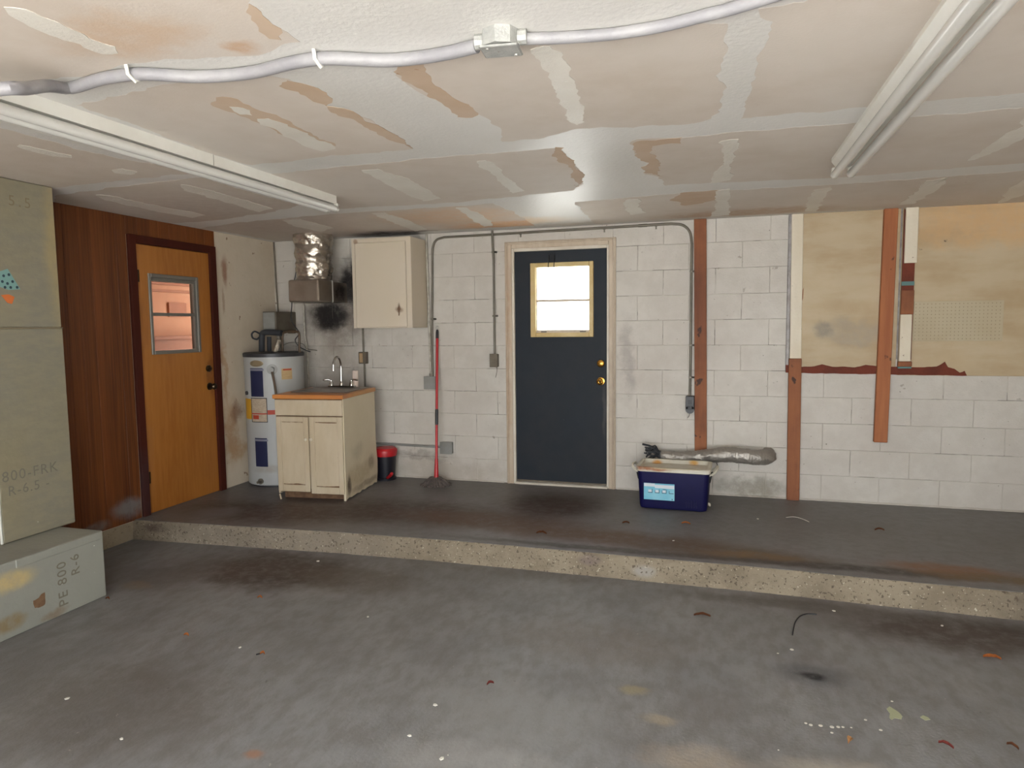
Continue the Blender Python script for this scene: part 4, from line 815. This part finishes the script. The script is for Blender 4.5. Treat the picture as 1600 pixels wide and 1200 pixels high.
for sgn in (-1, 1):
    h = part('handle', m_chrome, fc, lambda bm: (lathe(bm, [(.020, .012), (.018, .035), (.012, .05), (.012, .06)], (fx+sgn*.095, fy, 0), 16, 'z'), tube(bm, curve([(fx+sgn*.095, fy, .055), (fx+sgn*.12, fy-.008, .066), (fx+sgn*.165, fy-.02, .062)]), [.008, .0075, .007, .007, .007, .007, .007, .0072, .0075, .008, .008, .007, .004], 10)), True)
sd = empty('soap_bottle', 'pale pink upright bottle on the counter behind the faucet handle', 'bottle', (ox, oy, S+HB+.042), AR)
part('bottle_body', m_pinkwhite, sd, lambda bm: lathe(bm, [(.024, 0), (.026, .008), (.026, .135), (.022, .142), (.003, .144)], (fx+.11, fy+.052, 0), 20, 'z'), True)

# ================================================================ BIN AND MOP
bn = empty('pedal_bin', 'black pedal bin with red lid half hidden behind the sink cabinet', 'trash can', (-2.895, 5.612, S))
part('bin_body', m_binblack, bn, lambda bm: lathe(bm, [(.078, .0), (.082, .02), (.098, .23), (.100, .232)], (0, 0, 0), 36, 'z'), True)
part('base_ring', m_binblack, bn, lambda bm: lathe(bm, [(.092, 0), (.094, .018), (.080, .024)], (0, 0, 0), 36, 'z'), True)
part('lid', m_red, bn, lambda bm: lathe(bm, [(.104, .222), (.108, .262), (.106, .276), (.092, .292), (.04, .300), (.003, .301)], (0, 0, 0), 36, 'z'), True)
part('pedal', m_red, bn, lambda bm: (tube(bm, curve([(.05, -.07, .03), (.085, -.10, .05), (.125, -.13, .085)]), .014, 8),), True)
mp = empty('mop', 'red-handled mop with grey head standing against the block wall', 'mop', (-2.35, 5.50, S))
b0, b1 = Vector((-2.348, 5.50, S+.075)), Vector((-2.400, 5.712, 1.518))
def mpt(t): return b0.lerp(b1, t)
part_w = lambda n, m, fn, s=False: wp(n, m, fn, mp, s)
part_w('pole', m_red, lambda bm: tube(bm, [mpt(.0), mpt(.945)], .0115, 14), True)
part_w('socket', m_red, lambda bm: tube(bm, [mpt(-.03), mpt(.04), mpt(.12)], [.021, .019, .014], 14), True)
part_w('grip', m_charcoal, lambda bm: tube(bm, [mpt(.345), mpt(.35), mpt(.445), mpt(.45)], [.012, .0145, .0145, .012], 14), True)
part_w('end_cap', m_charcoal, lambda bm: tube(bm, [mpt(.93), mpt(.975), mpt(.99)], [.0135, .0130, .008], 14), True)
def loop(bm):
    c = mpt(1.005); tube(bm, [c + Vector((.010*math.cos(t), 0, .014*math.sin(t))) for t in [2*PI*k/12 for k in range(13)]], .003, 6)
part_w('hanging_loop', m_alu, loop, True)
def yarn(bm):
    rnd = random.Random(3)
    for i in range(110):
        a = rnd.uniform(0, 2*PI); rr = rnd.uniform(.06, .128); c = Vector((-2.352, 5.495, S))
        e = c + Vector((math.cos(a)*rr, math.sin(a)*rr*.85, .010)); h = rnd.uniform(.03, .062); mid = c + Vector((math.cos(a)*rr*.55, math.sin(a)*rr*.5, h)); a2 = a+rnd.uniform(-.5, .5)
        tail = e + Vector((math.cos(a2)*.02, math.sin(a2)*.02, -.001))
        tube(bm, curve([c+Vector((0, 0, .066)), mid, e, tail], 3), .0085, 5)
ym = part_w('mop_head', m_mop, yarn, True); ym['kind'] = 'stuff'

# ================================================================ COOLER
ck = empty('cooler', 'open deep blue cooler with a dirty white liner and aqua label', 'cooler', (-.292, 5.310, S), math.radians(-2))
def shell(bm, prof, thick=None, close=False):
    """prof: list of (half-width, half-depth, z, corner radius)"""
    rows = []
    for hw, hd_, z, cr in prof:
        row = []
        for sx, sy, a0 in ((1, 1, 0), (-1, 1, 90), (-1, -1, 180), (1, -1, 270)):
            for k in range(5):
                a = math.radians(a0+k*22.5); row.append(bm.verts.new((sx*(hw-cr)+cr*math.cos(a), sy*(hd_-cr)+cr*math.sin(a), z)))
        rows.append(row)
    for a, b in zip(rows, rows[1:]):
        n = len(a)
        for k in range(n): bm.faces.new((a[k], a[(k+1) % n], b[(k+1) % n], b[k]))
    if close: bm.faces.new(rows[0]); bm.faces.new(rows[-1])
part('body', m_blue, ck, lambda bm: shell(bm, [(.226, .132, .0, .03), (.243, .151, .008, .035), (.249, .157, .03, .04), (.262, .172, .292, .04), (.258, .168, .294, .04)], close=True), True)
part('liner', m_coolwhite, ck, lambda bm: shell(bm, [(.262, .172, .288, .04), (.270, .180, .292, .04), (.272, .182, .322, .04), (.262, .172, .326, .04), (.244, .154, .324, .03), (.236, .146, .296, .03), (.226, .138, .2955, .03)], close=True), True)
for x_ in (.10, .118, .136, .154, .172): part('rib', m_blue, ck, lambda bm: box(bm, x_-.004, x_+.004, -.164, -.150, .03, .085, bev=.002))
def lbl(bm, x0, x1, z0, z1, o=.0):
    for (x, z) in (): pass
    f = lambda z: -(.157+(z-.03)*(.015/.262))-.0015-o
    a = [bm.verts.new((x0, f(z0), z0)), bm.verts.new((x1, f(z0), z0)), bm.verts.new((x1, f(z1), z1)), bm.verts.new((x0, f(z1), z1))]
    b = [bm.verts.new(v.co+Vector((0, .003, 0))) for v in a]; bm.faces.new(a); bm.faces.new(b[::-1])
    for i in range(4): bm.faces.new((a[i], b[i], b[(i+1) % 4], a[(i+1) % 4]))
la = part('label', m_lblaqua, ck, lambda bm: lbl(bm, -.212, .014, .075, .202))
la['label'] = 'aqua and white picture label'
part('label_band', m_lblpale, la, lambda bm: lbl(bm, -.210, -.13, .176, .200, .0008)); part('label_band', m_lblpale, la, lambda bm: lbl(bm, -.13, .012, .166, .192, .0006))
def icons(bm):
    for x0 in (-.182, -.130, -.078, -.026):
        lbl(bm, x0, x0+.034, .128, .132, .0012)
        if x0 < -.03: lbl(bm, x0+.030, x0+.034, .128, .158, .0012)
        if x0 > -.15: lbl(bm, x0, x0+.003, .132, .150, .0012)
    lbl(bm, -.072, -.05, .156, .160, .0012); lbl(bm, -.006, .0, .080, .090, .0012)
tag(part('label_icons', m_ink2, la, icons), kind='stuff')
def pics(bm):
    for x0 in (-.178, -.126, -.074): lbl(bm, x0, x0+.024, .134, .152, .0010)
tag(part('label_pictures', m_lblpale, la, pics), kind='stuff')
for sx in (-1, 1):
    hn = part('handle', m_coolwhite, ck, lambda bm: tube(bm, curve([(sx*.262, -.09, .262), (sx*.292, -.085, .285), (sx*.312, -.06, .310), (sx*.312, .05, .310), (sx*.292, .075, .285), (sx*.262, .08, .262)]), .010, 8), True)
    hn['label'] = 'white bail handle'
    for yy in (-.09, .08): part('handle_bracket', m_black, hn, lambda bm: tube(bm, [(sx*.258, yy, .215), (sx*.270, yy, .268)], .010, 8))
part('drain_plug', m_coolwhite, ck, lambda bm: (tube(bm, [(.24, -.02, .035), (.262, -.02, .035)], .012, 10), tube(bm, [(.262, -.02, .04), (.262, -.02, .018)], .006, 8)), True)

# low flexible duct on the wall
ld = empty('flexible_duct', 'grey foil flexible duct running along the wall behind the cooler', 'duct', (.38, D, .49))
def lowduct(bm):
    P = curve([(-.42, 5.60, .468), (-.30, 5.60, .462), (-.15, 5.60, .468), (.0, 5.60, .490), (.12, 5.60, .500), (.24, 5.60, .492), (.33, 5.61, .487), (.39, 5.65, .487), (.405, 5.70, .487), (.405, D, .487)], 14)
    n = 28; rows = []; prev = None
    for i, p in enumerate(P):
        a = (P[min(i+1, len(P)-1)]-P[max(i-1, 0)]).normalized(); u = a.orthogonal().normalized() if prev is None else (prev-a*prev.dot(a)).normalized(); prev = u; v = a.cross(u)
        base = .040+.02*min(1, i/50); row = []
        for k in range(n):
            t = 2*PI*k/n; q = .0016*math.sin(i*2.1+t) + noise.noise((p.x*26, math.cos(t)*3, math.sin(t)*3))*.008
            row.append(bm.verts.new(p+(u*math.cos(t)+v*math.sin(t))*(base+q)))
        rows.append(row)
    for a, b in zip(rows, rows[1:]):
        for k in range(n): bm.faces.new((a[k], a[(k+1) % n], b[(k+1) % n], b[k]))
    bm.faces.new(rows[0]); bm.faces.new(rows[-1])
wp('foil_sleeve', m_foil2, lowduct, ld, True)
wp('end_ring', m_insul, lambda bm: tube(bm, [(-.432, 5.60, .468), (-.418, 5.60, .468)], .043, 18), ld)
def frayed(bm):
    r = random.Random(5)
    for i in range(16):
        p = Vector((-.435, 5.60, .468)) + Vector((0, r.uniform(-.03, .03), r.uniform(-.02, .03)))
        q = p+Vector((r.uniform(-.06, -.02), r.uniform(-.03, .03), r.uniform(.0, .06))); e = q+Vector((r.uniform(-.08, -.02), r.uniform(-.02, .02), r.uniform(-.06, .02)))
        tube(bm, curve([p, q, e], 3), r.uniform(.005, .011), 5)
wp('frayed_end', m_insul, frayed, ld)['label'] = 'frayed black insulation end'
wp('hanging_strap', m_dkalu, lambda bm: tube(bm, curve([(.0, 5.66, .44), (.02, 5.68, .40), (.015, 5.68, .35), (.01, 5.69, .33)]), .005, 6), ld)

# ================================================================ CEILING FIXTURES
def fixture(label, xc, y0, y1, group, prelight=None):
    e = empty('fluorescent_light', label, 'light fixture', (xc, (y0+y1)/2, H), group=group)
    def hs(bm):
        P = [(-.055, 0), (-.055, -.018), (-.030, -.052), (.030, -.052), (.055, -.018), (.055, 0)] if xc > 0 else [(-.034, 0), (-.034, -.052), (.034, -.052), (.034, 0)]
        prism(bm, P, lambda x, z: (xc+x, y0, H+z), lambda x, z: (xc+x, y1, H+z))
    wp('housing', m_fix, hs, e)
    ym_ = (y0+y1)/2
    if xc < 0: wp('housing_joint', m_cap, lambda bm: box(bm, xc-.0352, xc+.0352, ym_+.12, ym_+.124, H-.051, H-.001), e)
    zt = H-.082
    for s in ((-.037, .037) if xc > 0 else (-.031, .031)):
        t = wp('tube', m_tubew, lambda bm: tube(bm, [(xc+s, y0+.03, zt), (xc+s, y1-.012, zt)], .0205, 20), e, True)
        for yy in (y0+.03, y1-.012):
            wp('end_cap', m_cap, lambda bm: tube(bm, [(xc+s, yy-.014, zt), (xc+s, yy+.010, zt)], .0212, 18), e, True)
        for yy in (y0+.01, y1-.01):
            wp('lamp_socket', m_fix, lambda bm: box(bm, xc+s-.018, xc+s+.018, yy-.010, yy+.006, H-.098, H-.048, bev=.005), e)
    return e
fixture('long white two-tube fluorescent light over the amber door side', -2.330, 1.44, 3.885, None)
fixture('long two-tube fluorescent light over the right of the room', .600, 1.40, 3.86, None)

CPL = [(x, y, z) for (x, y), z in zip([(-2.783,1.582),(-2.277,1.556),(-2.004,1.547)], (2.25, 2.235, 2.235))] + [(*(-1.999,1.622), 2.26), (*(-2.035,1.727), 2.305)]
CP = [(-2.065,1.835),(-1.893,1.801),(-1.767,1.803),(-1.696,1.832),(-1.613,1.877),(-1.510,1.900),(-1.394,1.904),(-1.260,1.878),(-1.147,1.874),(-1.059,1.908),(-0.973,1.947),(-0.874,1.960),(-0.769,1.954),(-0.672,1.934)]
cc = empty('ceiling_cable', 'thick wavy grey cable stapled across the ceiling, left of the junction box', 'cable', (-1.4, 1.9, H))
wp('cable_run', m_cable, lambda bm: tube(bm, curve(CPL + [(x, y, H-.021) for x, y in CP], 4), .0195, 14), cc, True)
CP2 = [(-0.538,1.933),(-0.459,1.954),(-0.389,1.968),(-0.301,1.980),(-0.213,1.979),(-0.126,1.966),(-0.043,1.942),(0.036,1.919),(0.154,1.867),(0.285,1.804)]
cc2 = empty('ceiling_cable', 'thick grey cable curving across the ceiling, right of the junction box', 'cable', (0, 1.9, H))
wp('cable_run', m_cable, lambda bm: tube(bm, curve([(x, y, H-.018) for x, y in CP2], 4), .0165, 12), cc2, True)
for (x, y) in [(-1.763,1.799),(-1.147,1.874)]:
    wp('staple', m_fix, lambda bm: tube(bm, [(x-.003, y-.03, H-.003), (x-.003, y-.024, H-.030), (x, y, H-.045), (x+.003, y+.024, H-.030), (x+.003, y+.03, H-.003)], .006, 6), cc)
jx, jy = (-0.594,1.914)
jb = empty('ceiling_junction_box', 'paint-spattered metal junction box on the ceiling joining the grey cables', 'junction box', (jx, jy, H))
wp('box_body', m_cablebox, lambda bm: lathe(bm, [(.056, H+.001), (.056, H-.046)], (jx, jy, 0), 8, 'z'), jb)
wp('cover_plate', m_cablebox, lambda bm: box(bm, -.054, .056, -.050, .052, -.052, -.046, bev=.004, mtx=Matrix.Translation((jx, jy, H)) @ Matrix.Rotation(.12, 4, 'Z') @ Matrix.Rotation(.06, 4, 'X')), jb)
for sx in (-1, 1): wp('cable_clamp', m_cablebox, lambda bm: tube(bm, [(jx+sx*.075, jy+sx*.004, H-.02), (jx+sx*.05, jy, H-.02)], .021, 10), jb)
for a, b in ((-.03, -.03), (.035, .035)): wp('cover_screw', m_cap, lambda bm: lathe(bm, [(.006, H-.052), (.005, H-.056)], (jx+a, jy+b, 0), 8, 'z'), jb)

# ================================================================ LITTER ON THE FLOORS
def leaf(name, label, cat, x, y, z, ln, wd, rz, m, group=None):
    bm = bmesh.new(); n = 7; top = []; rnd = random.Random(int(x*977+y*131))
    L1, R1_, C1 = [], [], []
    for i in range(n+1):
        t = i/n; w_ = wd/2*math.sin(PI*min(1, t*.94+.03))**.8*(1+rnd.uniform(-.2, .2)); px_ = (t-.5)*ln; zz = .004+.010*math.sin(PI*t)*rnd.uniform(.6, 1)
        L1.append(bm.verts.new((px_, w_, zz+.006))); R1_.append(bm.verts.new((px_, -w_, zz+.002))); C1.append(bm.verts.new((px_, rnd.uniform(-.1, .1)*wd*.2, zz-.003)))
    for i in range(n):
        bm.faces.new((L1[i], L1[i+1], C1[i+1], C1[i])); bm.faces.new((C1[i], C1[i+1], R1_[i+1], R1_[i]))
    g = bmesh.ops.solidify(bm, geom=bm.faces[:], thickness=.0012)
    o = obj(name, bm, m, None, False, (x, y, z), (0, 0, rz)); return tag(o, label, cat, group)
LV = [
 ('brown curled leaf on the floor just below the step, below the blue cooler', *(-0.052,3.618), 0, .085, .022, .1, m_leaf),
 ('bright tan leaf near the front edge of the floor, below the spatters', *(0.489,2.639), 0, .04, .018, 1.1, m_leaft),
 ('orange leaf on the floor near the right side', *(1.222,3.492), 0, .07, .028, -.1, m_leafo),
 ('orange leaf scrap tucked under the step at the right edge', *(1.510,4.016), 0, .03, .022, .3, m_leafo),
 ('thin dark red leaf sliver in the middle of the front floor', *(-0.909,2.668), 0, .032, .010, .7, m_reddish),
 ('small brown leaf on the grey platform, front of the blue door', *(-1.106,4.353), S, .07, .03, .0, m_leaf),
 ('small brown leaf on the platform left of the front of the cooler', *(-0.591,4.732), S, .05, .022, .2, m_leaf),
 ('tan leaf on the platform in front of the cooler right corner', *(-0.185,4.820), S, .06, .02, .0, m_leafo),
 ('small orange leaf on the floor between the duct board box and the oil stains', *(-2.528,2.706), 0, .03, .014, 0, m_leafo),
 ('tiny rusty leaf scrap on the floor right of the duct board box corner', *(-3.312,2.970), 0, .03, .013, 0, m_leaf),
 ('pale orange leaf scrap on the floor in front of the brown oil stain', *(-2.475,3.214), 0, .03, .014, .1, m_leafo),
 ('reddish leaf scrap against the left front floor, beside a dark twig', *(-2.032,2.640), 0, .022, .014, .3, m_leafo),
 ('thin red streaked leaf near the front right floor', *(0.816,2.702), 0, .05, .010, -.6, m_reddish),
 ('dark brown leaf sliver near the lower right corner', *(1.042,2.757), 0, .04, .010, -.8, m_leaf),
 ('dark leaf on the platform against the right part of the wall base', *(1.062,4.988), S, .06, .018, .1, m_leaf),
]
for l_, x, y, z, a, b, r, m in LV: leaf('dry_leaf', l_, 'leaf', x, y, z, a, b, r, m)
WS = [(0.378,3.503),(0.392,3.589),(0.409,3.671),(0.439,3.743),(0.481,3.787),(0.525,3.791)]
tag(part('black_wire', m_black, None, lambda bm: tube(bm, curve([(x, y, .004) for x, y in WS]), .003, 6), True), 'curved black wire scrap on the floor below the step', 'wire')
TW = [(-2.057,2.626),(-2.042,2.644)]
tag(part('dark_twig', m_black, None, lambda bm: tube(bm, [(x, y, .004) for x, y in TW], .003, 6)), 'short dark twig on the left front floor beside a reddish scrap', 'twig')
ws2 = [(0.495,5.159),(0.540,5.187),(0.573,5.179),(0.607,5.137),(0.638,5.080)]
tag(part('white_string', m_chip, None, lambda bm: tube(bm, curve([(x, y, S+.003) for x, y in ws2]), .002, 5)), 'thin white string scrap on the platform near the standing timber', 'string')
def spot(pts, seed, m, z=0, parent=fl):
    bm = bmesh.new(); prism(bm, ragged(pts, .01, .004, seed), lambda x, y: (x, y, z-.001), lambda x, y: (x, y, z+.0012)); o = obj('paint_spot', bm, m, parent); return o
spot([(0.664,2.845),(0.676,2.880),(0.669,2.911),(0.683,2.934),(0.694,2.918),(0.707,2.898),(0.716,2.869),(0.705,2.847),(0.683,2.850),(0.668,2.833)], 1, m_splat)
spot([(0.779,2.882),(0.792,2.899),(0.807,2.889),(0.812,2.873),(0.792,2.863)], 2, m_splat)
for i, (x, y) in enumerate([(0.349,2.722),(0.366,2.714),(0.401,2.719),(0.441,2.721),(0.464,2.728),(0.481,2.732),(0.510,2.736),(0.435,2.681),(0.360,3.346),(0.293,3.289),(0.702,2.978),(0.572,2.806),(0.613,2.748),(-0.903,2.168),(0.234,2.516)]):
    r = random.Random(i).uniform(.004, .007); spot([(x+r*math.cos(t), y+r*.9*math.sin(t)) for t in [2*PI*k/7 for k in range(7)]], i+4, m_chip)
CH = [(*(-1.086,2.237), 0), (*(-0.917,2.142), 0), (*(-2.124,1.927), 0), (*(-2.580,2.091), 0), (*(-1.754,3.150), 0), (*(-2.497,3.846), 0), (*(-2.183,2.672), 0), (*(-1.075,2.457), 0), (*(1.111,3.814), 0), (*(0.619,3.867), 0), (*(-0.248,4.421), S), (*(0.300,5.075), S)]
first = None
for i, (x, y, z) in enumerate(CH):
    if first is None:
        bm = bmesh.new(); prism(bm, [(-.010, -.004), (.002, -.008), (.011, -.002), (.006, .007), (-.006, .006)], lambda a, b: (a, b, .0), lambda a, b: (a*.9, b*.9, .003)); o = obj('paint_chip', bm, m_chip); first = o
    else: o = first.copy(); COL.objects.link(o)
    o.location = (x, y, z+.0005); o.rotation_euler = (0, 0, i*1.3); o.scale = (1, 1, 1) if i % 2 else (.8, .8, 1)
    tag(o, 'tiny white paint chip lying on the grey concrete', 'paint chip', 'paint chips scattered on the floor')
